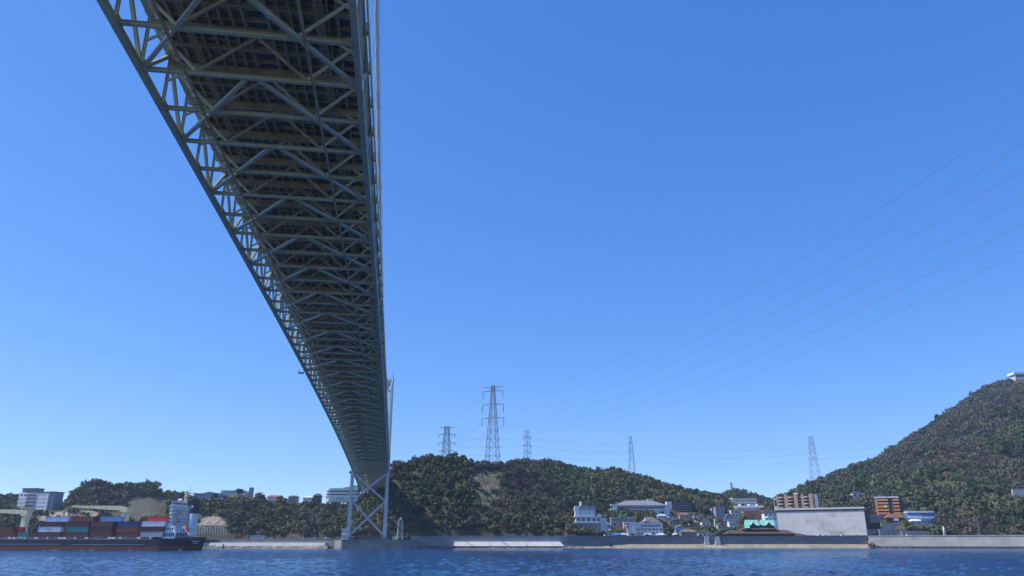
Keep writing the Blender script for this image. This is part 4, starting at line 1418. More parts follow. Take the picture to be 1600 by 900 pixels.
# office block
b = B('office_block', 'white three-storey office block with brown hipped roof facing the sea', 977, 1037, 840, 808, 712)
b.box('wall', 6, 60, 0, 22, 0, 12, LGREY)
b.box('stair_fin', 12, 17, 4, 17, -0.9, 2, WHITE)
b.box('wall', -1, 5.5, 14, 22, 0.3, 8, PINK)
b.box('roof_slab', -1, 25, 21.4, 22.8, -0.6, 9, WHITE)
b.hip('roof', 28, 57, 0.5, 12, 22, 31.5, 11, ROOFBR, 0.6)
b.poly('gable_wing', [(30, 24), (37, 24), (33.5, 29.5)], -0.2, 4, WHITE)
b.wins([19 + i * 6.0 for i in range(7)], (5, 11), 3.6, 2.4)
b.wins([26 + i * 4.4 for i in range(7)], (16.5,), 3.6, 2.2)
# tents and awnings on the promenade
for i, (px0, px1, m_, lb) in enumerate(((957, 972, BLUE, 'dark blue market awning left of the office block'), (968, 983, BLUEW, 'pale blue awning by the lamp post before the office block'), (1006, 1020, BLUEW, 'light blue tent before the middle of the office block'),
                                         (1026, 1040, WHITE, 'white domed tent at the right end of the office block'), (1052, 1060, WHITE, 'small white tent right of the domed tent'))):
    b = B('market_tent', lb, px0, px1, 840, 832, 700 + i, cat='tent')
    w_ = px1 - px0
    for x in (0.3, w_ - 0.7):
        for y in (0.2, 3.2):
            MB().box(x * b.k, x * b.k + 0.15, y, y + 0.15, -1, 4 * b.k).build('pole', WHITE, b.root)
    b.hip('canopy', 0, w_, 0, 3.5, 4, 7, w_ * 0.3, m_, 0.2)
# houses of the town
def house(name, label, px0, px1, py_base, py_top, d, wall, roof, style='hip', storeys=1, nwin=3, depth=8):
    b = B(name, label, px0, px1, py_base, py_top, d, cat='house' if name == 'house' else 'building')
    w_, h_ = px1 - px0, py_base - py_top
    hw_ = h_ * (0.62 if style != 'flat' else 0.94)
    b.box('wall', 0, w_, 0, hw_, 0, depth, wall)
    if style == 'hip':
        b.hip('roof', 0, w_, 0, depth, hw_, h_, w_ * 0.28, roof)
    elif style == 'gable':
        b.poly('roof', [(-0.8, hw_), (w_ + 0.8, hw_), (w_ * 0.5, h_)], -0.5, depth + 0.5, roof)
    else:
        b.box('roof_slab', -0.6, w_ + 0.6, hw_, h_, -0.5, depth + 0.5, roof)
    for s_ in range(storeys):
        z = hw_ * (s_ + 0.3) / storeys
        b.wins([w_ * (i + 0.25) / nwin for i in range(nwin)], (z,), w_ / nwin * 0.5, hw_ / storeys * 0.45)
    return b


house('house', 'small blue-roofed house on the slope above the office block', 1028, 1042, 812, 803, None, WHITE, BLUEW)
house('house', 'grey-blue house with white front between office block and brown house', 1056, 1077, 834, 820, None, BLUEW, ROOFG, 'gable', 1, 3)
house('house', 'brown two-storey house on the promenade right of the tents', 1065, 1090, 841, 827, 704, flat('brown_render', (0.26, 0.19, 0.16), 0.85), ROOFBR, 'hip', 2, 3)
house('house', 'reddish low house above the grey-blue house', 1046, 1062, 820, 812, None, PINK, ROOFBR, 'gable')
house('house', 'small white house at the edge of the wood left of the grey apartment tower', 1112, 1118, 801, 794, None, WHITE, WHITE, 'flat', 1, 2)
house('house', 'dark-roofed house behind the promenade left of the green-roofed restaurant', 1092, 1112, 840, 829, 718, LGREY, ROOFD, 'hip', 1, 3)
house('house', 'long white flat-roofed shed left of the green-roofed restaurant', 1131, 1156, 820, 812, None, LGREY, WHITE, 'flat', 1, 4)
house('tower_house', 'grey apartment tower with white balconies at the foot of the back hill', 1119, 1133, 808, 792, None, flat('mauve_render', (0.33, 0.30, 0.36), 0.85), GREYB, 'flat', 4, 2)
house('house', 'white balconied house below the domed white block', 1143, 1154, 808, 797, None, WHITE, LGREY, 'flat', 2, 2)
house('tower_house', 'tall white narrow sign tower in front of the town houses', 1117, 1120, 823, 811, None, WHITE, WHITE, 'flat', 1, 1, 2)
for lb, a0_, a1_, p0_, p1_, wl_, rf_, st_ in (('small white house with dark roof below the dark block', 1097, 1110, 822, 812, WHITE, ROOFD, 'hip'), ('cream house below the grey apartment tower', 1122, 1135, 827, 817, flat('cream_render', (0.55, 0.49, 0.36), 0.85), ROOFBR, 'gable'),
        ('low tan house above the brown promenade house', 1078, 1091, 822, 813, TAN, ROOFG, 'hip'), ('grey-roofed house between the white shed and the restaurant', 1156, 1170, 838, 827, LGREY, ROOFG, 'hip'), ('white house with grey roof above the white shed', 1134, 1146, 812, 803, WHITE, ROOFG, 'gable'),
        ('blue-roofed house squeezed between white hall and inn', 941, 954, 826, 816, WHITE, BLUE, 'hip'), ('brown-roofed shed right of the white hall at the road', 945, 956, 839, 829, LGREY, ROOFBR, 'gable'), ('pale house right of the small blue-roofed house', 1045, 1057, 812, 803, LGREY, ROOFD, 'gable'),
        ('brown-roofed house just under the dark apartment block', 1062, 1078, 811, 801, PINK, ROOFBR, 'hip'), ('tiny white house at the wood edge under the dark block', 1084, 1094, 810, 802, WHITE, ROOFD, 'gable'), ('white flat-roofed house at the left foot of the guest house', 1140, 1150, 824, 815, WHITE, LGREY, 'flat'),
        ('dark-roofed house at the right foot of the guest house', 1180, 1194, 822, 812, LGREY, ROOFD, 'hip')):
    house('house', lb, a0_, a1_, p0_, p1_, None if p0_ < 835 else 716, wl_, rf_, st_, 1, 2)
b = B('school', 'long pale school building with regular windows on the back hillside', 1142, 1182, 790, 778.5, None, -0.2)
b.box('wall', 0, 40, 0, 9.5, 0, 12, LGREY)
b.box('roof_parapet', -0.3, 40.3, 9.5, 10.4, -0.3, 12.3, WHITE)
b.box('stair_head', 0, 4, 10.4, 12, 2, 8, WHITE)
b.wins([5 + i * 3.5 for i in range(10)], (2, 6), 2.0, 1.8)
b = B('guest_house', 'stepped white and brick guest house with rooftop domes', 1150, 1193, 812, 785, None, -0.25)
b.box('wall', 0, 14, 0, 18, 0, 12, flat('cream_render', (0.55, 0.49, 0.36), 0.85))
b.box('wall', 13, 36, 0, 14, -0.8, 12, BRICK)
b.box('wall', 36, 43, 4, 14, 0, 10, TAN)
b.box('white_terrace', -1, 43, 18, 21, -0.6, 13, WHITE)
b.box('upper_storey', 4, 36, 14, 18, 0.2, 12, LGREY)
b.wins([1.5, 6, 10], (3, 8, 13), 2.4, 1.6)
b.wins([15, 20, 25, 30], (5, 10), 2.6, 1.8, y=-0.8)
for x in (8, 22, 34):
    MB().lathe([(1.7, 0), (1.7, 0.6), (1.3, 1.4), (0.6, 1.9), (0.1, 2.0)], x * b.k, 5, 14).build('roof_dome', WHITE, b.root, True, loc=(0, 0, 21 * b.k))
# green-roofed restaurant: brown timber tiers
b = B('restaurant', 'dark timber restaurant with two mint-green gabled roofs on the sea front', 1134, 1245, 840, 808, 700)
b.box('lower_storey', 5, 109, 0, 6, 0, 14, DBROWN)
SHING = flat('brown_shingle', (0.10, 0.072, 0.048), 0.85, var=0.2)
b.hip('lower_eave', 3, 110, -0.6, 14, 5.4, 11.5, 9, SHING, 0.6)
b.box('middle_storey', 33, 83, 8.0, 12.5, 4, 13, DBROWN)
b.hip('middle_eave', 30, 84, 3.4, 13.2, 12, 18.5, 9, SHING, 0.5)
b.box('upper_storey', 37, 81, 15, 19, 5.5, 12, DBROWN)
for x0, x1 in ((37, 57.5), (61, 83)):
    w_ = x1 - x0
    MB().prism([(4.8, 18.3 * b.k), (8.8, 27.0 * b.k), (12.8, 18.3 * b.k)], x0 * b.k, x1 * b.k, 'x').build('green_roof', MINT, b.root)
    b.poly('dark_gable', [(x0 + w_ * 0.32, 18.6), (x0 + w_ * 0.68, 18.6), (x0 + w_ * 0.5, 22.6)], 4.3, 7.5, DBROWN)
    b.poly('gable_verge', [(x0 + w_ * 0.26, 18.3), (x0 + w_ * 0.34, 18.3), (x0 + w_ * 0.5, 22.4), (x0 + w_ * 0.66, 18.3), (x0 + w_ * 0.74, 18.3), (x0 + w_ * 0.5, 24.2)], 4.0, 8.0, MINT)
MB().prism([(2.6, 14.5 * b.k), (5.0, 18.2 * b.k), (6.5, 14.5 * b.k)], 34 * b.k, 41 * b.k, 'x').build('green_eave', MINT, b.root)
for i in range(22):
    b.box('timber_post', 8 + i * 4.5, 8.5 + i * 4.5, 0.2, 5.4, -0.25, 0.05, flat('mid_timber', (0.09, 0.06, 0.045)))
# house with dark tiled roof above the restaurant
house('house', 'white two-storey house with dark tiled roof above the green roofs', 1195, 1215, 813, 796, 752, WHITE, ROOFD, 'hip', 2, 3)
house('house', 'white gabled shed just above the green roofs', 1196, 1207, 815, 807, 728, WHITE, WHITE, 'gable', 1, 2, 5)
# high retaining wall
b = B('retaining_wall', 'high pale concrete retaining wall under the tan apartments', 1216, 1346, 836, 796, 790, -0.5, cat='wall', keep=True)
n = 15
RET = mat('retaining_concrete', (0.60, 0.585, 0.57), 0.9, 0, 0.06, 0.1, stain=(0.20, 0.19, 0.18), stain_amt=0.85, stain_scale=(0.035, 0.035, 0.05))  # broad dark blotches paint tree shadow into the concrete colour
pw, ph = 128 / n, 7.2
pm = MB().box(0.025, pw * b.k - 0.025, 0, 1.2, 0.025, ph * b.k - 0.025).mesh('concrete_panel', RET)
for i in range(n):
    for j in range(5):
        obj('concrete_panel', pm, b.root, loc=(i * pw * b.k, 0.10 * j, (j * ph - 1) * b.k))
b.box('backing', 0.2, 127.8, -2, 35, 1.2, 2.4, GREYB)
b.box('painted_shade_strip', 0, 128, 35, 37.2, 0.9, 3, DARK)  # dark strip: the coping's shade put into the colour
b.box('coping', -1, 129, 37.2, 39.8, -0.9, 4, WALLW)
ztop = b.z0 + 37.0 * b.k
KT = b.k
pts = [b.root.location + Matrix.Rotation(-YAW - 0.5, 3, 'Z') @ Vector((x_, y_, 0)) for x_, y_ in ((0.5, 2.6), (128 * b.k - 0.5, 2.6), (128 * b.k - 0.5, 60), (-25, 60), (-25, 30))]
MB().prism([(p.x, p.y) for p in pts], 6.0, ztop).build('terrace', HILLGROUND, kind='structure')
# tan apartments on the terrace
b = B('apartment_block', 'tan tiled six-storey apartments with curved white balconies above the high wall', 1210, 1277, 799.5, 773, 812, -0.5)
b.box('rear_block', 6, 66, 0, 25.5, 2.2, 13, DBROWN)
b.box('side_wall', 60, 66.5, 0, 25, 1.0, 13, GREYB)  # shade on this end is painted in, grey instead of tan tile
for x0, x1 in ((5.5, 7.5), (17, 22), (31.5, 37), (42.5, 46), (54, 59.5)):
    b.box('tiled_pier', x0, x1, 0, 26, 0, 3, TAN)
for x0, x1 in ((7.5, 17), (22, 31.5), (46, 54)):
    for z in range(5):
        zz = z * 5.0 + 0.2
        kk = b.k
        w2 = (x1 - x0) * kk
        arc = [(x0 * kk + w2 * t, -1.2 * math.sin(math.pi * t) + 0.2) for t in np.linspace(0, 1, 8)] + [(x1 * kk, 1.2), (x0 * kk, 1.2)]
        MB().prism(arc, zz * kk + (0 if z else -1), zz * kk + 1.35).build('curved_balcony', TAN if z % 2 else flat('pale_tan', (0.52, 0.42, 0.34)), b.root)
for z in range(5):
    b.box('stair_landing', 37, 42.5, z * 5 + 0.2, z * 5 + 2.2, 0.8, 2.4, TAN)
b.box('lift_shaft', 39.5, 40.6, 0, 26, 0.5, 2, DBROWN)
b.box('annex', 0.5, 5.5, 0, 20, 1, 8, LGREY)
b.box('annex_window', 1.2, 4.8, 8, 18, 0.9, 1.05, GLASS)
for x in (33, 36.5):
    MB().lathe([(0.9, 0), (1.1, 0.5), (0.9, 1.2), (0.2, 1.5)], x * b.k, 5, 10).build('roof_tank', WHITE, b.root, loc=(0, 0, 26 * b.k))
# orange apartments
b = B('apartment_block', 'orange tiled five-storey apartments with yellow round sign right of the high wall', 1370, 1417, 805, 776, None, -0.45)
b.box('rear_block', 0.5, 34, 0, 27, 1.6, 12, DBROWN)
b.box('side_wing', 34, 46, 0, 26, 4, 14, flat('painted_shade_brown', (0.075, 0.065, 0.07)))  # wing's shaded side painted in as near-black brown
b.box('tiled_pier', 0, 3, 0, 26, 0, 3, TERRA)
b.box('roof_slab', -0.8, 18.4, 26, 28, -0.6, 9, LGREY)
b.box('roof_slab', 19, 34.8, 26, 28, -0.6, 9, LGREY)
for z in range(5):
    zz = z * 5.1 + 1.2
    b.box('balcony_front', 3, 19, zz, zz + 2.9, -0.3, 1.6, TERRA)
    b.box('balcony_front', 25.5, 34.4, zz, zz + 2.9, -0.3, 1.6, TERRA)
b.box('stair_core', 19.4, 25, 0, 26, 1.2, 3, flat('painted_shade_brown', (0.075, 0.065, 0.07)))  # shade of the recessed stair painted in with the same brown
MB().lathe([(0.01, -0.1), (1.35, -0.1), (1.35, 0.1), (0.01, 0.1)], 0, 0, 18).build('round_sign', flat('lime_sign', (0.62, 0.75, 0.10), 0.5), b.root, M=Matrix.Translation((14.6 * b.k, -0.45, 13 * b.k)) @ Matrix.Rotation(math.pi / 2, 4, 'X') @ Matrix.Diagonal((1.0, 0.85, 1, 1)))
# domed orange roof house, terraces
b = B('pavilion', 'low house with rounded orange roof below the orange apartments', 1384, 1412, 815, 802, None, -0.3)
b.box('wall', 2, 26, 0, 6, 0, 9, DBROWN)
b.poly('roof', [(0, 6), (28, 6), (25, 9.4), (20, 11.5), (14, 12.4), (9, 11.5), (4, 9)], -0.6, 9.6, TERRA)
b.box('porch', 12, 19, 1, 5, -1, 0, BLUEW)
for i, (px0, px1, py0, py1, d, lb) in enumerate(((1378, 1410, 826, 818.5, None, 'upper beige terrace wall below the orange-roofed house'), (1375, 1412, 837, 828, None, 'lower grey terrace wall below the orange-roofed house'), (1350, 1376, 837, 828, None, 'weathered wall at the right foot of the high retaining wall'),
                                                 (1410, 1448, 838, 831, None, 'low grey wall behind the white car'), (1356, 1388, 814, 806, None, 'grey stepped wall beside the orange pavilion'))):
    b = B('garden_wall', lb, px0, px1, py0, py1, d, cat='wall')
    b.box('wall', 0, px1 - px0, 0, py0 - py1, 0, 1.5, WALLB if i in (0, 2) else GREYB)
    b.box('coping', -0.5, px1 - px0 + 0.5, py0 - py1, py0 - py1 + 0.9, -0.3, 1.8, WALLB)
b = B('clinic', 'long blue and white building right of the orange apartments', 1420, 1458, 812, 799, None, -0.2)
b.box('wall', 0, 38, 0, 11, 1, 11, BLUE)
b.box('white_band', 0, 20, 2.2, 6.2, 0.6, 1.2, WHITE)
b.box('balcony_band', 20, 38, 1.5, 4.5, 0.2, 1.2, BLUEW)
b.box('roof_slab', -0.6, 24, 10.5, 12.8, -0.2, 12, LGREY)
b.box('roof_slab', 24.6, 38.6, 10.5, 12.8, -0.2, 12, LGREY)
b.wins([22, 27, 32], (6.2,), 3, 2.6, y=1.0)
house('house', 'white domed annex below the blue and white building', 1426, 1440, 820, 811, None, LGREY, WHITE, 'hip', 1, 2)
house('house', 'low grey-blue annex beside the white domed annex', 1440, 1458, 820, 811, None, BLUEW, LGREY, 'flat', 1, 4)
house('house', 'white house with dark roof alone on the lower mountain slope', 1333, 1349, 778, 767, None, WHITE, ROOFD, 'hip', 1, 2)
# hilltop station and roadside wall on the mountain
b = B('hilltop_station', 'pale flat-roofed station on the mountain shoulder at the right edge', 1585, 1650, 597, 579, 1203)
b.box('wall', 4, 68, 0, 12, 1, 14, LGREY)
b.box('orange_panel', 5, 9, 5, 9, 0.9, 1.05, TERRA)
b.box('window_band', 6, 60, 9.2, 12.2, 0.8, 1.05, GLASS)
b.box('roof_slab', 1, 69, 13, 16.5, -2, 16, WHITE)
b.box('terrace', 0, 60, 4, 5.2, -2, 1, LGREY)
for i in range(6):
    b.box('support', 6 + i * 9, 8 + i * 9, -4, 4, 0, 1.6, LGREY)
b = B('retaining_wall', 'short white roadside wall on the mountain at the right edge', 1583, 1640, 773, 763, None, cat='wall')
b.box('wall', 0, 57, 0, 8, 0, 1.5, WALLW)
b.box('guard_rail', 0, 57, 8.6, 9.2, 0.2, 0.5, WALLW)

# ------------------------------------------------------------------ small things on the shore
b = B('gate_house', 'small white two-storey control house at the foot of the left tower leg', 532, 546, 844, 825, 636)
b.box('wall', 1, 11.5, 0, 16, 0, 5, WHITE)
b.box('roof_slab', 0, 12.5, 16, 17.3, -0.5, 5.6, WHITE)
b.box('mezzanine_slab', 0, 12.5, 8, 9, -0.8, 5.4, LGREY)
b.wins([2.5, 5.5, 8.5], (3, 11.5), 1.8, 2.2)
b.box('antenna_mast', 8, 8.8, 17, 27, 2, 2.4, GALV)
b.box('antenna_mast', 10, 10.6, 17, 24, 3, 3.3, GALV)
b.box('equipment_box', 7, 11.5, 17.3, 21, 1, 3, GREYB)


def lattice(root, base_w, top_w, h, m, n, r, name_leg='leg'):
    """four legs and X bracing about the root"""
    def cor(t, i):
        w_ = base_w + (top_w - base_w) * t
        sx_, sy_ = ((-1, -1), (1, -1), (1, 1), (-1, 1))[i]
        return Vector((sx_ * w_ / 2, sy_ * w_ / 2, h * t))
    for i in range(4):
        MB().bar(cor(0, i), cor(1, i), r * 1.7).build(name_leg, m, root)
    br = MB()
    ts = [1 - (1 - i / n) ** 1.25 for i in range(n + 1)]
    for j in range(n):
        for i in range(4):
            i2 = (i + 1) % 4
            br.bar(cor(ts[j], i), cor(ts[j + 1], i2), r)
            br.bar(cor(ts[j], i2), cor(ts[j + 1], i), r)
            br.bar(cor(ts[j + 1], i), cor(ts[j + 1], i2), r)
    br.build('lattice_bracing', m, root, kind='stuff')


def beacon(px, py0, py1, d, label):
    z = at_h(px, py0, d)[2]
    r_ = thing('signal_tower', label, 'signal tower', at(px, py0, d), -YAW + 0.3)
    h_ = (py0 - py1) * d / FH
    m_ = flat('signal_green', (0.42, 0.52, 0.48), 0.6)
    lattice(r_, 4.4, 3.0, h_ * 0.8, m_, 5, 0.13)
    MB().box(-1.6, 1.6, -1.6, 1.6, h_ * 0.8, h_ * 0.8 + 0.25).build('platform', m_, r_)
    MB().lathe([(0.6, 0), (0.6, 1.0), (0.75, 1.2), (0.1, 1.8)], 0, 0, 10).build('lantern', WHITE, r_, loc=(0, 0, h_ * 0.8 + 0.25))
    MB().tube([(0, 0, h_ * 0.85), (0, 0, h_ * 1.12)], 0.08, 5).build('rod', GALV, r_)


beacon(624.5, 843.5, 806, 634, 'pale lattice signal tower on the quay right of the bridge tower')
b = B('equipment_hut', 'small pale hut at the foot of the signal tower', 612, 619, 844, 837, 636)
b.poly('wall', [(0, 0), (7, 0), (7, 6), (2, 6)], 0, 3, WALLW)
b.box('door', 3, 4.4, 0.2, 4, -0.06, 0.05, GREYB)
b = B('equipment_cabinet', 'green and white cabinets on the quay left of the control house', 506, 517, 845, 836, 650, cat='cabinet')
b.box('cabinet', 0, 4, 0, 6, 0, 2, LGREY)
b.box('cabinet', 5, 10, 0, 4, 0, 2, PGREEN)
b.box('lamp', 1.5, 2.2, 6, 9.5, 0.8, 1.2, GALV)
# marker posts at the waterline
for px, py0, py1, d, lb, m_ in ((348.5, 857, 850, SHORE - 9, 'dark squat marker post in the water left of the bridge', DARK), (954, 852.5, 847.5, SHORE - 1.6, 'small dark drain outlet at the base of the long wall', DARK), (1452.5, 853, 842, SHORE - 25, 'black-topped marker with white legs on the beige wall', DARK)):
    r_ = thing('marker_post', lb, 'marker', at(px, py0, d), -YAW)
    h_ = (py0 - py1) * d / FH
    MB().lathe([(0.7, 0), (0.75, h_ * 0.3), (0.45, h_ * 0.45), (0.5, h_ * 0.9), (0.2, h_)], 0, 0, 10).build('post', m_, r_)
    MB().box(-1.0, 1.0, -0.7, 0.7, -2.5, h_ * 0.12).build('footing', WALLW if px > 1400 else m_, r_)

# vehicles on the coast road
TYRE = flat('tyre_rubber', (0.02, 0.02, 0.02), 0.9)
CARC = {'white': (0.75, 0.76, 0.77), 'silver': (0.45, 0.47, 0.5), 'blue': (0.10, 0.22, 0.45), 'red': (0.4, 0.04, 0.04), 'dark': (0.04, 0.04, 0.05)}


def vehicle(px, py_base, d, L, Hh, colour, label, bus=False):
    r_ = thing('bus' if bus else 'car', label, 'bus' if bus else 'car', at(px, py_base, d), -YAW)
    m_ = flat('car_paint_' + colour, CARC[colour], 0.3, var=0.03, spec=0.5)
    if bus:
        body = [(-L / 2, 0.4), (L / 2, 0.4), (L / 2, Hh * 0.9), (L / 2 - 0.3, Hh), (-L / 2 + 0.3, Hh), (-L / 2, Hh * 0.85)]
        MB().prism(body, 0, 2.4, 'y').build('body', m_, r_)
        for i in range(6):
            MB().box(-L / 2 + 0.6 + i * (L - 1) / 6, -L / 2 + 0.4 + (i + 1) * (L - 1) / 6, -0.03, 0.05, Hh * 0.5, Hh * 0.82).build('window', GLASS, r_)
    else:
        body = [(-L / 2, 0.3), (L / 2, 0.3), (L / 2, Hh * 0.55), (L * 0.30, Hh * 0.62), (L * 0.16, Hh), (-L * 0.28, Hh), (-L * 0.44, Hh * 0.62), (-L / 2, Hh * 0.58)]
        MB().prism(body, 0, 1.7, 'y').build('body', m_, r_)
        MB().prism([(-L * 0.39, Hh * 0.64), (L * 0.26, Hh * 0.64), (L * 0.14, Hh * 0.94), (-L * 0.27, Hh * 0.94)], -0.02, 1.72, 'y').build('window', GLASS, r_)
    for x in (-L * 0.32, L * 0.32):
        for y in (-0.02, (2.2 if bus else 1.5)):
            MB().lathe([(0.33, 0), (0.33, 0.2)], 0, 0, 12).build('wheel', TYRE, r_, M=Matrix.Translation((x, y + 0.2, 0.33)) @ Matrix.Rotation(math.pi / 2, 4, 'X'))
    return r_


ZL, ZR = 7.25, 9.1


def py_on(z, d):
    return HOR - (z - CAMZ) / d * FH


for px, d, L, Hh, col, lb, bus in ((401, SHORE + 4, 11.5, 3.3, 'white', 'white coach on the coast road left of the bridge', True), (422, SHORE + 4, 4.4, 1.9, 'white', 'white car just behind the white coach', False), (471, SHORE + 5, 4.6, 2.0, 'white', 'leftmost of three pale cars before the pier', False),
                                   (481, SHORE + 5, 4.4, 1.8, 'silver', 'silver car, middle of three pale cars before the pier', False), (490, SHORE + 5, 4.6, 2.3, 'white', 'white van-like car, rightmost of three before the pier', False), (1421, SHORE + 4, 4.8, 2.2, 'white', 'white car parked on the beige wall below the pavilion', False),
                                   (1397, SHORE + 4, 4.4, 1.9, 'blue', 'blue car on the beige wall left of the white one', False), (1000, SHORE + 6, 4.5, 2.1, 'white', 'white car before the office block', False), (1282, SHORE + 5, 4.4, 2.4, 'white', 'white van right of the restaurant, below the high wall', False),
                                   (1291, SHORE + 5, 4.2, 2.0, 'silver', 'silver car beside the white van below the high wall', False), (1318, SHORE + 5, 4.2, 2.2, 'white', 'white car alone below the middle of the high wall', False), (1340, SHORE + 5, 4.2, 1.9, 'dark', 'dark car near the right end of the high wall', False),
                                   (1093, SHORE + 5, 4.3, 2.0, 'silver', 'silver car before the brown house on the promenade', False), (1019, SHORE + 6, 4.4, 1.9, 'dark', 'dark car between the tents before the office block', False)):
    z = ZL if px < 600 else ZR
    vehicle(px, py_on(z + 0.02 + (0.55 if px > 1356 else 0), d), d, L, Hh, col, lb, bus)
b = B('barrier', 'row of red road barriers right of the restaurant', 1248, 1274, 841, 835.5, SHORE + 5, cat='barrier')
for i in range(6):
    b.poly('barrier_block', [(i * 4.4, 0), (i * 4.4 + 4, 0), (i * 4.4 + 3.4, 4.5), (i * 4.4 + 0.6, 4.5)], 0, 0.7, REDP)
b = B('excavator', 'orange-red digger on the road below the cliff grid left of the bridge', 365, 378, 843.5, 830, SHORE + 9, cat='digger')
b.box('tracks', 1, 10, 0, 2, 0, 2.6, DARK)
b.box('cab', 1, 6, 2, 7, 0.2, 2.4, REDP)
b.box('engine_cover', 6, 10.5, 2, 5, 0.2, 2.4, REDP)
MB().bar((3 * b.k, 1.2, 5 * b.k), (8 * b.k, 1.2, 12 * b.k), 0.5).build('boom', REDP, b.root)
MB().bar((8 * b.k, 1.2, 12 * b.k), (12 * b.k, 1.2, 6 * b.k), 0.4).build('dipper_arm', REDP, b.root)
MB().prism([(11 * b.k, 3 * b.k), (13 * b.k, 3.5 * b.k), (12.6 * b.k, 6 * b.k), (11.4 * b.k, 6 * b.k)], 0.8, 1.7, 'y').build('bucket', DARK, b.root)

# poles and lamps along the shore
def pole(px, py0, py1, d, label, lamp=False, m_=None, rad=0.14):
    r_ = thing('lamp_post' if lamp else 'utility_pole', label, 'lamp' if lamp else 'pole', at(px, py0, d), -YAW)
    h_ = (py0 - py1) * d / FH
    MB().tube([(0, 0, -1), (0, 0, h_)], [rad, rad * 0.6], 8).build('shaft', m_ or GALV, r_)
    if lamp:
        MB().lathe([(0.2, 0), (0.8, 0.3), (0.9, 0.8), (0.4, 1.3)], 0, 0, 10).build('lamp_head', WHITE, r_, loc=(0, 0, h_ - 0.4))
    else:
        MB().box(-0.9, 0.9, -0.07, 0.07, h_ - 0.7, h_ - 0.5).build('cross_arm', GALV, r_)
        MB().box(-0.7, 0.7, -0.07, 0.07, h_ - 1.6, h_ - 1.4).build('cross_arm', GALV, r_)


PC = flat('pole_concrete', (0.42, 0.41, 0.39), 0.8)
for px, py0, py1, d, lb, lamp in ((474, 842, 814, 700, 'tall concrete pole on the road left of the bridge tower', False), (885, 839, 817, 706, 'concrete pole left of the white hall', False), (953, 840, 829, 698, 'white globe lamp post left of the blue awning', True), (979, 840, 823, 698, 'lamp post before the left end of the office block', True),
                                  (1029, 840, 820, 697, 'slim mast before the right end of the office block', False), (1281, 838, 812, 720, 'slim pole before the left part of the high wall', False), (1287, 838, 819, 715, 'short pole next to the slim pole before the high wall', False),
                                  (1414, 803, 795, 764, 'short pole right of the orange apartments', False), (1428, 801, 786, 790, 'pole above the blue and white building', False), (1469, 810, 800, 760, 'pole right of the blue and white building', False),
                                  (1458, 838, 820, 700, 'tall pole left of the pale statue on the sea wall', False), (1466, 838, 823, 700, 'shorter pole left of the pale statue', False), (1531, 834, 808, 702, 'lone pole in the scrub at the mountain foot', False), (636, 843, 832, 650, 'short pole right of the signal tower', False),
                                  (364, 842, 826, 706, 'pole left of the orange digger', False), (285, 776, 766, 790, 'thin mast on the bluff behind the ship superstructure', False)):
    pole(px, py0, py1, d, lb, lamp, PC)
r_ = thing('statue', 'small pale statue on a plinth by the poles on the sea wall', 'statue', at(1476.5, 838, 698), -YAW)
MB().box(-0.8, 0.8, -0.8, 0.8, -0.5, 3.2).build('plinth', WALLB, r_)
MB().lathe([(0.7, 3.2), (0.9, 4.2), (0.75, 5.6), (1.0, 6.6), (0.5, 7.4), (0.6, 8.0), (0.15, 8.5)], 0, 0, 10).build('figure', WHITE, r_, True)

# ------------------------------------------------------------------ pylons and wires
def pylon(name, label, px, py_base, py_top, d, base_px, top_px, arms, hang=0.0, n=9, rz=0.0, r=0.24, cone=True, body_top=None):
    k_ = d / FH
    p = at(px, py_base, d)
    r_ = thing(name, label, 'pylon', p, -YAW + rz, 'power pylons on the hills')
    h_ = (py_base - py_top) * k_
    lattice(r_, base_px * k_, top_px * k_, h_ + 0, GALV, n, r)
    for ap, half, drop in arms:
        z = (py_base - ap) * k_
        hw_ = half * k_
        m_ = MB()
        rise = 3.2 * k_ * (1 if cone else 0.6)
        for s_ in (-1, 1):
            for yy_ in (-0.5, 0.5):
                m_.bar((0, yy_, z), (s_ * hw_, 0, z), r * 1.2)
                m_.bar((0, yy_, z + (rise if drop >= 0 else -rise)), (s_ * hw_, 0, z), r)
            m_.bar((s_ * hw_ * 0.5, -0.25, z), (s_ * hw_ * 0.5, 0, z + (rise if drop >= 0 else -rise) * 0.5), r * 0.8)
        a_ = m_.build('cross_arm', GALV, r_)
        if drop > 0:
            for s_ in (-1, 1):
                MB().tube([(s_ * hw_, 0, z), (s_ * hw_, 0, z - drop * k_)], 0.28, 6).build('insulator', DARK, a_)
    return r_


pylon('power_pylon', 'tallest lattice pylon on the hill crest right of the bridge', 769.5, 727, 597, 800, 20, 4, ((606.5, 17.5, 12), (629, 18.5, 12.5), (651.5, 19, 12), (599, 19, -1)), n=11, rz=-0.32)
pylon('power_pylon', 'dark pylon half sunk in the crest, left of the tallest pylon', 697, 715, 665, 802, 12, 6, ((678, 14, 4), (691.5, 14.5, 4), (704.5, 15, 0), (666, 14, -1)), n=6, rz=-0.25)
pylon('power_pylon', 'thin far pylon just right of the tallest pylon', 824, 722, 671, 985, 9, 6, ((683, 8, 3), (695, 8, 3), (707, 8, 3)), n=7, rz=0.7, r=0.14)
pylon('power_pylon', 'slender pylon above the middle of the long hill', 988, 745, 681, 1030, 10, 3.6, ((692, 4, 0), (705, 4, 0), (717, 4.5, 0)), n=9, rz=1.3, r=0.15)
pylon('power_pylon', 'slender pylon at the left shoulder of the mountain', 1276, 757, 681, 1085, 15, 5, ((694, 5, 0), (705, 5, 0), (716, 6, 0)), n=9, rz=0.9, r=0.15)
pylon('power_pylon', 'tiny distant pylon over the saddle between hill and mountain', 1144, 771, 754, 1410, 3.5, 1.6, ((757, 2.5, 0), (760, 2.5, 0)), n=5, r=0.2)


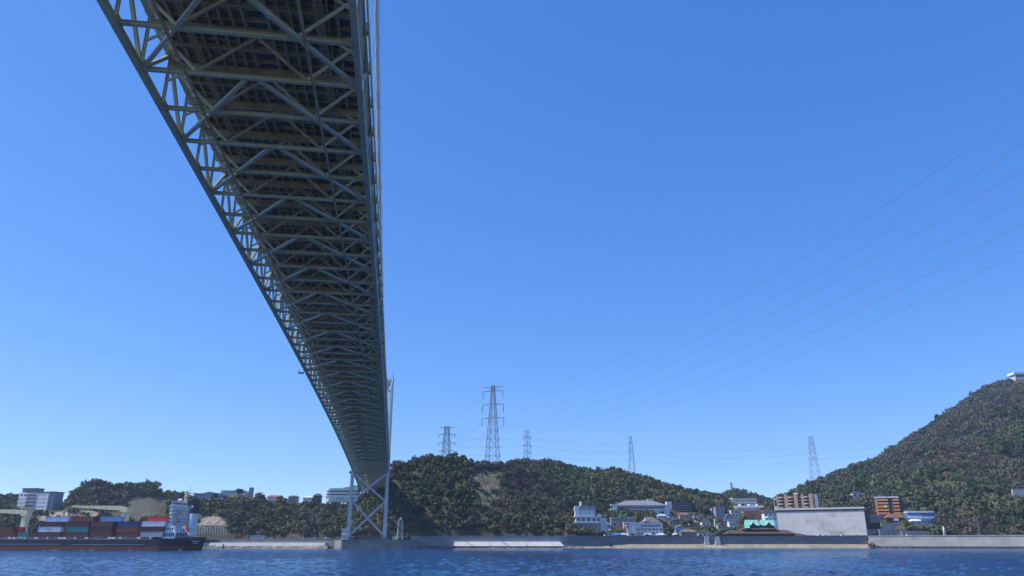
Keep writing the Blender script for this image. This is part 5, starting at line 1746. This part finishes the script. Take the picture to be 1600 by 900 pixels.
def wire(A, Bp, sag, label, rad, group='power lines'):
    pts = []
    for t in np.linspace(0, 1, 41):
        p = A.lerp(Bp, float(t))
        p.z -= 4 * sag * t * (1 - t)
        pts.append(p)
    o = MB().tube(pts, rad, 5).mesh('power_line', GALV)
    return obj('power_line', o, label=label, cat='power line', group=group)


ords = ('uppermost', 'second', 'third', 'fourth', 'fifth', 'lowest')
for i, ((A, Bp), lb) in enumerate(zip((((-32.6, 796, 154.6), (210.7, 98.5, 160.6)), ((-9.9, 804, 153.2), (231, 106.4, 165.0)), ((-32.6, 796, 138.7), (210.7, 98.5, 141.5)), ((-9.9, 804, 137.4), (231, 106.4, 145.5)), ((-32.6, 796, 124.4), (210.7, 98.5, 123.6)), ((-9.9, 804, 123.1), (231, 106.4, 126.5))), ords)):
    wire(W3(*A), W3(*Bp), 36, lb + ' of the six wires sweeping from the tallest pylon to upper right', 0.065)
# tallest pylon down to the dark pylon
for i, (p0, p1) in enumerate((((751, 618), (700, 667)), ((751, 641), (706, 682)), ((788, 643), (711, 682)), ((751, 662), (706, 695)), ((788, 664), (711, 695)), ((788, 664), (712, 707)))):
    wire(at(*p0, 798), at(*p1, 802), 2.5, ords[i] + ' of the six wires from the tallest pylon down to the dark pylon', 0.075)
chain = (((697, 681, 802), (824, 684, 985), (988, 693, 1030), (1276, 695, 1085), (1470, 684, 1160)), ((697, 694, 802), (824, 696, 985), (988, 706, 1030), (1276, 706, 1085), (1430, 692, 1150)), ((697, 708, 802), (824, 708, 985), (988, 718, 1030), (1276, 717, 1085), (1390, 708, 1135)))
names = ('dark pylon to the thin far pylon', 'thin far pylon to the slender hill pylon', 'slender hill pylon to the mountain-shoulder pylon', 'mountain-shoulder pylon to the slope')
for lv, ch in zip(('top', 'middle', 'bottom'), chain):
    for j in range(4):
        wire(at(*ch[j]), at(*ch[j + 1]), (3, 4, 9, 2)[j], lv + ' wire from the ' + names[j], 0.085)

# ------------------------------------------------------------------ vegetation
LEAF = mat('foliage', (0.05, 0.08, 0.03), 0.75, 0, 0.18, 0.6, attr='tint', spec=0.25)
BARK = flat('bark', (0.10, 0.075, 0.055), 0.95, var=0.25)
rng = np.random.default_rng(5)


def quads(cent, nrm, size, rg, stretch=1.0):
    n = len(cent)
    nrm = nrm / np.linalg.norm(nrm, axis=1, keepdims=True)
    ref = rg.normal(size=(n, 3))
    u = np.cross(nrm, ref)
    u /= np.linalg.norm(u, axis=1, keepdims=True) + 1e-9
    v = np.cross(nrm, u)
    su = (size * (0.7 + 0.6 * rg.random(n)))[:, None]
    sv = (size * (0.5 + 0.6 * rg.random(n)) * stretch)[:, None]
    u, v = u * su, v * sv
    c = np.stack([cent - u - v * 0.6, cent + u * 0.7 - v, cent + u + v * 0.7, cent - u * 0.6 + v], 1)
    return c.reshape(-1, 3)


def crown_proto(nq, kind, rg):
    """unit crown: radius about 1, standing on z = 0"""
    if kind == 'bare':
        # ascending twigs fanning outward
        n = nq
        th = rg.random(n) * 6.283
        r = np.sqrt(rg.random(n)) * 0.95
        top = 1.45 * np.sqrt(np.clip(1 - r ** 2 * 0.75, 0, 1))
        z = top * (0.45 + 0.55 * rg.random(n))
        c = np.stack([r * np.cos(th), r * np.sin(th), z], 1)
        d = np.stack([np.cos(th) * r * 0.9, np.sin(th) * r * 0.9, np.full(n, 0.9)], 1) + rg.normal(size=(n, 3)) * 0.75
        d /= np.linalg.norm(d, axis=1, keepdims=True)
        side = np.cross(d, rg.normal(size=(n, 3)))
        side /= np.linalg.norm(side, axis=1, keepdims=True)
        L, wd = 0.11 + 0.15 * rg.random((n, 1)), (0.07 + 0.06 * rg.random((n, 1))) * (130 / nq) ** 0.4
        return np.stack([c - d * L - side * wd, c - d * L + side * wd, c + d * L + side * wd * 0.5, c + d * L - side * wd * 0.5], 1).reshape(-1, 3), rg.uniform(0.8, 1.2, n)
    nl = rg.integers(6, 10)
    th = rg.random(nl) * 6.283
    rr = np.sqrt(rg.random(nl)) * 0.62
    lc = np.stack([rr * np.cos(th), rr * np.sin(th), 0.45 + rg.random(nl) * 0.55 * (1.25 - rr)], 1)
    if kind == 'plume':
        lc[:, 2] = 0.5 + rg.random(nl) * 0.65
        lc[:, :2] *= 0.8
    lr = 0.30 + 0.22 * rg.random(nl)
    li = rg.integers(0, nl, nq)
    d = rg.normal(size=(nq, 3))
    d[:, 2] = np.abs(d[:, 2]) * 1.15 - 0.3
    d /= np.linalg.norm(d, axis=1, keepdims=True)
    c = lc[li] + d * (lr[li] * (0.75 + 0.35 * rg.random(nq)))[:, None]
    c[:, 2] = np.maximum(c[:, 2], 0.02)
    size = np.full(nq, 0.17 * (110 / nq) ** 0.45)
    v = quads(c, d + rg.normal(size=(nq, 3)) * 0.3, size, rg)
    return v, rg.uniform(0.82, 1.18, nq) * (0.9 + 0.2 * rg.random(nl))[li]


PROTO = {}
for kd in ('round', 'plume', 'bare'):
    for nq in (110, 56):
        PROTO[kd, nq] = [crown_proto(nq, kd, rng) for _ in range(9)]

COLS = {'dark': (0.040, 0.064, 0.026), 'green': (0.080, 0.108, 0.038), 'olive': (0.120, 0.128, 0.046), 'yellow': (0.14, 0.13, 0.052), 'brown': (0.118, 0.102, 0.066), 'grey': (0.126, 0.118, 0.090), 'rust': (0.14, 0.1, 0.064)}


def blocked(px, py, d, rad_px):
    for x0, x1, y0, y1, dd_ in KEEP:
        if d < dd_ + 16 and x0 - rad_px * 0.6 < px < x1 + rad_px * 0.6 and y0 - rad_px * 0.3 < py < y1 + 2.5:
            return True
    return False


def to_px(xr, d, z):
    zz = z - CAMZ
    q_ = d * math.cos(PITCH) + zz * math.sin(PITCH)
    v_ = -d * math.sin(PITCH) + zz * math.cos(PITCH)
    return 800 + FPX * xr / q_, 450 - FPX * v_ / q_


# open ground: concrete grids, rock cuts, meadows (px0, px1, py0, py1, share of trees kept)
OPEN = [(196, 263, 778, 818, 0.0), (40, 112, 797, 822, 0.06), (112, 196, 794, 815, 0.25), (302, 356, 820, 842, 0.0), (310, 352, 806, 820, 0.1), (736, 784, 735, 770, 0.12), (736, 792, 770, 806, 0.4), (1455, 1510, 752, 763, 0.0), (1275, 1330, 786, 800, 0.25),
        (1540, 1600, 770, 784, 0.2), (1560, 1600, 785, 798, 0.3), (1480, 1560, 795, 805, 0.5), (455, 500, 783, 790, 0.1), (1075, 1112, 806, 818, 0.3), (1352, 1420, 812, 838, 0.35)]


def species(hi, px, py, x, d):
    n1 = float(fbm(x, d, 0.02, 31, 3))
    n2 = float(fbm(x, d, 0.07, 37, 2))
    r = rng.random()
    if hi == 0:
        if n1 + 0.3 * (r - 0.5) > 0.60 or (110 < px < 260 and r < 0.3):
            return ('bare', rng.choice(['brown', 'grey'])) if r < 0.6 else ('round', 'olive')
        return ('round', 'dark' if n2 < 0.55 else 'green')
    if hi == 2:
        if 715 < px < 800 and py > 728 and n2 + 0.4 * (r - 0.5) > 0.47:
            return ('bare', rng.choice(['brown', 'rust', 'grey'])) if r < 0.65 else ('round', 'olive')
        if py > 805 and n1 > 0.45:
            return ('plume', 'olive') if r < 0.6 else ('bare', 'brown')
        if n1 > 0.68 and r < 0.7:
            return ('bare', 'brown')
        return ('round', 'dark' if n2 < 0.5 else 'green')
    if hi == 3:
        if px > 925 and py < 800 - (1130 - px) * 0.12 and n2 + 0.3 * (r - 0.5) > 0.44:
            return ('plume', 'olive') if r < 0.75 else ('round', 'yellow')
        if n1 > 0.66 and r < 0.7:
            return ('bare', 'brown')
        return ('round', 'dark' if n2 < 0.5 else 'green')
    if hi == 5:
        up = (py < 735 and py < 690 + (1480 - px) * 0.5 + 26 and n1 < 0.62)
        t = n1 + 0.25 * (n2 - 0.5) + 0.25 * (r - 0.5)
        if up and n2 > 0.43:
            return ('bare', 'grey' if r < 0.7 else 'brown')
        if t > 0.57:
            return ('bare', rng.choice(['grey', 'brown', 'brown']))
        if py > 790 and n2 > 0.55:
            return ('plume', 'yellow' if r < 0.4 else 'olive')
        return ('round', 'dark' if n2 < 0.47 else ('green' if r < 0.75 else 'olive'))
    return ('round', 'dark' if n2 < 0.55 else 'green') if n1 < 0.6 else ('bare', 'brown')


for hi, h in enumerate(HILLS):
    far = float(np.mean(h.cd)) > 950
    step = 4.7 if far else 4.2
    nq = 56 if far else 110
    dmax = float(h.cd.max()) + 14
    dmin = float(h.fd.min()) + 1
    VV, CC = [], []
    cnt = 0
    a_lo, a_hi = max(h.a0, -60), min(h.a1, 1680)
    for d in np.arange(dmin, dmax, step):
        w0, w1 = (a_lo - 800) / FH * d, (a_hi - 800) / FH * d
        for x in np.arange(w0, w1, step):
            xx, dd_ = x + rng.uniform(-0.5, 0.5) * step, d + rng.uniform(-0.5, 0.5) * step
            a = 800 + FH * xx / dd_
            cd = float(np.interp(a, h.ca, h.cd))
            fd = float(np.interp(a, h.fa, h.fd))
            if not (fd + 2 < dd_ < cd + 8) or (hi in (1, 4) and dd_ < cd - 130):
                continue
            z = float(h.z(a, dd_))
            if z < float(land_z(a, dd_)) - 1.5:
                continue
            px, py = to_px(xx, dd_, z)
            if px < -45 or px > 1660:
                continue
            keep = 1.0
            for x0, x1, y0, y1, kp in OPEN:
                if x0 < px < x1 and y0 < py < y1:
                    keep = min(keep, kp)
            if rng.random() > keep * 0.96:
                continue
            kd, co = species(hi, px, py, xx, dd_)
            Rr = (2.4 + 3.5 * rng.random() ** 1.6) * (0.98 if far else 0.95)
            if rng.random() < 0.07:
                Rr *= 1.3
            hs_ = rng.uniform(0.85, 1.35)
            k = dd_ / FH
            if blocked(px, py - Rr * 0.8 / k, dd_, Rr / k):
                if not blocked(px, py - 1.0 / k, dd_, 1.4 / k):
                    Rr = 1.3                              # undergrowth instead of a tree
                else:
                    continue
            pv, pc = PROTO[kd, nq][rng.integers(9)]
            t = rng.random() * 6.283
            c_, s_ = math.cos(t), math.sin(t)
            P = np.stack([(pv[:, 0] * c_ - pv[:, 1] * s_) * Rr, (pv[:, 0] * s_ + pv[:, 1] * c_) * Rr, pv[:, 2] * Rr * hs_], 1)
            base = W3(xx, dd_, z - 0.25 * Rr)
            VV.append((P + np.array(base)).astype(np.float32))
            col = np.array(COLS[co]) * rng.uniform(0.8, 1.2) * np.array([rng.uniform(0.9, 1.1), 1, rng.uniform(0.88, 1.12)])
            CC.append((np.repeat(pc, 4)[:, None] * col[None, :]).astype(np.float32))
            cnt += 1
    if not VV:
        continue
    V, Cc = np.concatenate(VV), np.concatenate(CC)
    Q = np.arange(len(V)).reshape(-1, 4)
    place = ('the bluff behind the ship', 'the far left ridge', 'the hill right of the bridge tower', 'the long hill behind the town', 'the saddle hill', 'the mountain on the right')[hi]
    obj('woodland', mk_np('woodland', V, Q, LEAF, False, Cc), label='mixed evergreen and bare woodland covering ' + place, cat='woodland', kind='stuff')
    print('forest', hi, cnt, len(Q))


def tree(px, py, hpx, kind, colour, label, d=None, wide=1.0, group=None, nq=420):
    d = d or hit(px, py)
    k = d / FH
    H_ = hpx * k
    base = at(px, py, d)
    seed = int(px * 7 + py)
    rg = np.random.default_rng(seed)
    root = thing('bare_tree' if kind == 'bare' else 'evergreen_tree', label, 'tree', base, rg.random() * 6, group)
    Rr = H_ * 0.42 * wide
    tb = MB()
    lean = Vector((rg.uniform(-0.05, 0.05), rg.uniform(-0.05, 0.05), 1))
    tb.tube([Vector((0, 0, -1.5)), lean * H_ * 0.3, lean * H_ * 0.62], [0.05 * H_, 0.036 * H_, 0.018 * H_], 7)
    for i in range(6):
        t = rg.random() * 6.28
        p0 = lean * H_ * rg.uniform(0.28, 0.5)
        p1 = p0 + Vector((math.cos(t) * Rr * 0.75, math.sin(t) * Rr * 0.75, H_ * rg.uniform(0.2, 0.42)))
        tb.tube([p0, p0.lerp(p1, 0.5) + Vector((0, 0, -0.03 * H_)), p1], [0.02 * H_, 0.014 * H_, 0.006 * H_], 5)
    tb.build('trunk', BARK, root)
    pv, pc = crown_proto(nq, kind, rg)
    zs = (H_ * 0.80) / 1.5 if kind == 'bare' else (H_ * 0.82) / 1.4
    P = np.stack([pv[:, 0] * Rr * 1.15, pv[:, 1] * Rr * 1.15, pv[:, 2] * zs + H_ * 0.18], 1)
    col = np.repeat(pc, 4)[:, None] * np.array(COLS[colour])[None, :] * rg.uniform(0.85, 1.15)
    obj('crown', mk_np('crown', P, np.arange(len(P)).reshape(-1, 4), LEAF, False, col), root)


SKY = [(151, 762, 14, 'bare', 'grey', 'wide bare tree on the highest point of the bluff behind the ship', 1.6), (186, 763, 9, 'bare', 'grey', 'small bare tree right of the wide bare one on the bluff', 1.3), (206, 763, 11, 'round', 'dark', 'rounded dark tree left of the clipped block of trees on the bluff', 1.3),
       (233, 764, 14, 'round', 'dark', 'left tree of the dense dark clump at the bluff edge', 1.1), (245, 765, 14, 'round', 'dark', 'right tree of the dense dark clump at the bluff edge', 1.1), (267, 778, 10, 'round', 'green', 'lone small tree with clear trunk on the bluff before the ship mast', 1.3),
       (372, 778, 15, 'round', 'dark', 'rounded dark tree rising before the grey end tower', 1.3), (408, 783, 11, 'bare', 'brown', 'thin brown bare tree left of the red-roofed house', 1.1), (336, 783, 12, 'round', 'dark', 'dark tree before the blue-grey low building', 1.2), (622, 738, 20, 'bare', 'grey', 'large pale bare tree beside the right tower leg', 1.5),
       (652, 728, 14, 'bare', 'grey', 'bare tree on the crest left of the dark pylon', 1.3), (668, 726, 12, 'round', 'dark', 'dark crest tree just left of the dark pylon', 1.2), (716, 728, 14, 'round', 'dark', 'dark crest tree right of the dark pylon', 1.3), (731, 733, 13, 'round', 'dark', 'dark crest tree between the two nearest pylons', 1.2),
       (761, 735, 12, 'round', 'dark', 'bushy dark tree at the left foot of the tallest pylon', 1.2), (747, 735, 10, 'bare', 'brown', 'brown bare tree left of the tallest pylon foot', 1.3), (790, 734, 9, 'round', 'dark', 'small dark tree right of the tallest pylon foot', 1.2), (1223, 788, 13, 'bare', 'grey', 'pale bare tree above the left end of the tan apartments', 1.4),
       (1394, 704, 9, 'round', 'dark', 'small dark tree on the steep mountain skyline', 1.0), (1437, 681, 8, 'round', 'dark', 'small round tree midway up the mountain skyline', 1.0), (1482, 648, 8, 'round', 'dark', 'small dark tree high on the mountain skyline', 1.0), (1375, 800, 22, 'round', 'dark', 'big dark tree left of the orange apartments', 1.1),
       (1350, 800, 20, 'round', 'green', 'large green tree above the right end of the high wall', 1.3), (1436, 788, 14, 'round', 'green', 'broad green tree above the blue and white building', 1.6), (1390, 781, 12, 'round', 'dark', 'dark tree behind the orange apartments roof', 1.4), (1566, 778, 16, 'round', 'dark', 'dark tree left of the roadside wall on the mountain', 1.3),
       (1597, 812, 22, 'round', 'dark', 'dark tree at the right edge above the beige wall', 1.1), (1475, 770, 12, 'round', 'dark', 'dark tree at the edge of the small mountain meadow', 1.6), (1000, 824, 8, 'round', 'green', 'small tree between the inn and the office block', 1.2), (1047, 836, 14, 'bare', 'brown', 'brown bare tree right of the office block', 1.2),
       (1080, 823, 14, 'round', 'olive', 'olive tree above the brown promenade house', 1.3), (1163, 822, 16, 'plume', 'olive', 'feathery olive tree below the guest house', 1.3), (1176, 818, 12, 'round', 'green', 'green tree left of the green-roofed restaurant', 1.3), (1100, 836, 10, 'plume', 'olive', 'olive tree before the white shed', 1.3),
       (1304, 839, 10, 'bare', 'brown', 'bare shrub before the middle of the high wall', 1.2), (1338, 837, 18, 'bare', 'grey', 'bare tree before the right end of the high wall', 0.9), (1362, 834, 11, 'bare', 'brown', 'brown bare shrub right of the high wall', 1.5), (1478, 836, 13, 'bare', 'brown', 'brown bare tree behind the statue', 1.3),
       (1208, 818, 12, 'round', 'green', 'green shrub growing between the two mint roofs', 0.8)]
for px, py, hp, kd, co, lb, wd_ in SKY:
    tree(px, py, hp, kd, co, lb, None, wd_)
# hedge-like shrubs before the white hall and along the promenade
for i, (px, hp, kd, co) in enumerate(((889, 15, 'plume', 'yellow'), (873, 13, 'plume', 'yellow'), (858, 12, 'plume', 'olive'), (902, 14, 'plume', 'olive'), (912, 15, 'plume', 'olive'), (922, 14, 'plume', 'green'), (931, 13, 'plume', 'olive'), (941, 11, 'round', 'green'))):
    tree(px, 840, hp, kd, co, ('broad yellow-green bamboo clump left of the white hall, nearest its corner', 'yellow-green bamboo clump, second to the left of the white hall', 'olive bamboo clump farthest left of the white hall', 'olive bamboo clump under the left corner window of the hall', 'olive bamboo clump under the second window of the hall', 'green bamboo clump under the middle window of the hall', 'olive bamboo clump under the fourth window of the hall', 'rounded green shrub under the right end of the hall')[i], SHORE + 16 + i % 3, 1.3, 'bamboo clumps by the white hall')
for px, hp, lb in ((987, 8, 'before the white stair fin of the office block'), (998, 7, 'beside the white car before the office block'), (1011, 6, 'beside the light blue tent'), (1045, 9, 'right of the white domed tent'), (1058, 7, 'right of the small white tent')):
    tree(px, 840, hp, 'round', 'olive', 'small clipped olive-green tree ' + lb, SHORE + 9, 1.2, 'small promenade trees')


# concrete lattices stabilising the cut slopes
def slope_grid(label, px0, px1, py0, py1, sxp, syp, m, wdt, slant=0.0):
    nx, ny = int((px1 - px0) / sxp) + 1, int((py1 - py0) / syp) + 1
    P = [[None] * nx for _ in range(ny)]
    for j in range(ny):
        for i in range(nx):
            py = py0 + j * syp
            px = px0 + i * sxp + slant * (py - py0)
            P[j][i] = at(px, py, hit(px, py) - 0.4)
    b_ = MB()
    for j in range(ny):
        for i in range(nx):
            if i + 1 < nx and (P[j][i] - P[j][i + 1]).length < 30:
                b_.bar(P[j][i], P[j][i + 1], wdt, wdt * 1.3)
            if j + 1 < ny and (P[j][i] - P[j + 1][i]).length < 40:
                b_.bar(P[j][i], P[j + 1][i], wdt, wdt * 1.3)
    b_.build('slope_lattice', m, label=label, cat='retaining lattice', kind='stuff')


slope_grid('brown concrete lattice on the cut slope behind the ship superstructure', 205, 262, 778, 816, 3.2, 3.2, flat('lattice_brown', (0.27, 0.235, 0.19), 0.9, var=0.2), 0.55, -0.5)
slope_grid('grey concrete lattice at the foot of the bluff right of the ship', 303, 356, 822, 840, 4.2, 4.2, flat('lattice_grey', (0.26, 0.25, 0.23), 0.9, var=0.15), 0.6)
slope_grid('pale green lattice on the scar of the hill below the tallest pylon', 740, 780, 740, 762, 5.5, 4.5, flat('lattice_green', (0.13, 0.145, 0.10), 0.9, var=0.15), 0.5, 0.2)


# bare rock and concrete faces of the bluff
def face(label, pts, m, name='rock_face', lift=0.8):
    """a rough sheet of exposed rock lying on the slope within a photo outline"""
    xs, ys_ = [p[0] for p in pts], [p[1] for p in pts]
    nx, ny = 16, 8
    V, F = [], []
    rg = np.random.default_rng(int(xs[0]))
    x0, x1, y0, y1 = min(xs), max(xs), min(ys_), max(ys_)
    for j in range(ny + 1):
        for i in range(nx + 1):
            px = x0 + (x1 - x0) * i / nx
            t = j / ny
            top = np.interp(px, xs[:len(xs) // 2], ys_[:len(xs) // 2])
            bot = np.interp(px, xs[len(xs) // 2:], ys_[len(xs) // 2:])
            py = top + (bot - top) * t
            edge = min(i, nx - i, j, ny - j)
            d = hit(px, py) - (lift + rg.uniform(0, 1.4) if edge > 0 else -0.8)
            V.append(at(px, py, d))
    for j in range(ny):
        for i in range(nx):
            q_ = j * (nx + 1) + i
            F.append((q_, q_ + nx + 1, q_ + nx + 2, q_ + 1))
    obj(name, mk(name, V, F, m), label=label, cat='rock face')


CLIFF = mat('cliff_rock', (0.30, 0.255, 0.20), 0.95, 0, 0.3, 0.25, stain=(0.12, 0.10, 0.075), stain_amt=0.7, stain_scale=(0.2, 0.2, 0.1), bump=0.6)
face('pale brown rock cut above the lattice right of the ship', [(308, 818), (318, 809), (332, 805), (345, 809), (354, 820), (306, 822), (330, 822), (356, 822)][:3] + [(345, 808), (354, 818)] + [(306, 823), (320, 823), (335, 823), (346, 823), (356, 823)], CLIFF)
SCRUB = mat('dry_scrub', (0.17, 0.145, 0.085), 0.95, 0, 0.35, 0.3, col2=(0.10, 0.10, 0.05), bump=0.5)
face('pale scrubby landslip scar below the tallest pylon', [(738, 741), (750, 736), (766, 737), (782, 744), (736, 788), (750, 796), (768, 794), (784, 784)], SCRUB, 'landslip_scar', 0.5)
face('long brown rock cut below the white hotel', [(48, 812), (70, 803), (90, 799), (120, 797), (160, 798), (48, 822), (70, 820), (90, 818), (120, 812), (160, 808)], CLIFF)

# ------------------------------------------------------------------ air between here and the hills
hz = bpy.data.materials.new('air')
hz.use_nodes = True
t = hz.node_tree
t.nodes.clear()
pv_ = t.nodes.new('ShaderNodeVolumePrincipled')
pv_.inputs['Color'].default_value = (0.66, 0.82, 1.0, 1)
pv_.inputs['Density'].default_value = 0.00009
pv_.inputs['Anisotropy'].default_value = 0.2
mo = t.nodes.new('ShaderNodeOutputMaterial')
t.links.new(pv_.outputs[0], mo.inputs['Volume'])
hb = MB().box(-2700, 2700, -1300, 3200, -3, 330).build('haze', hz, kind='stuff')
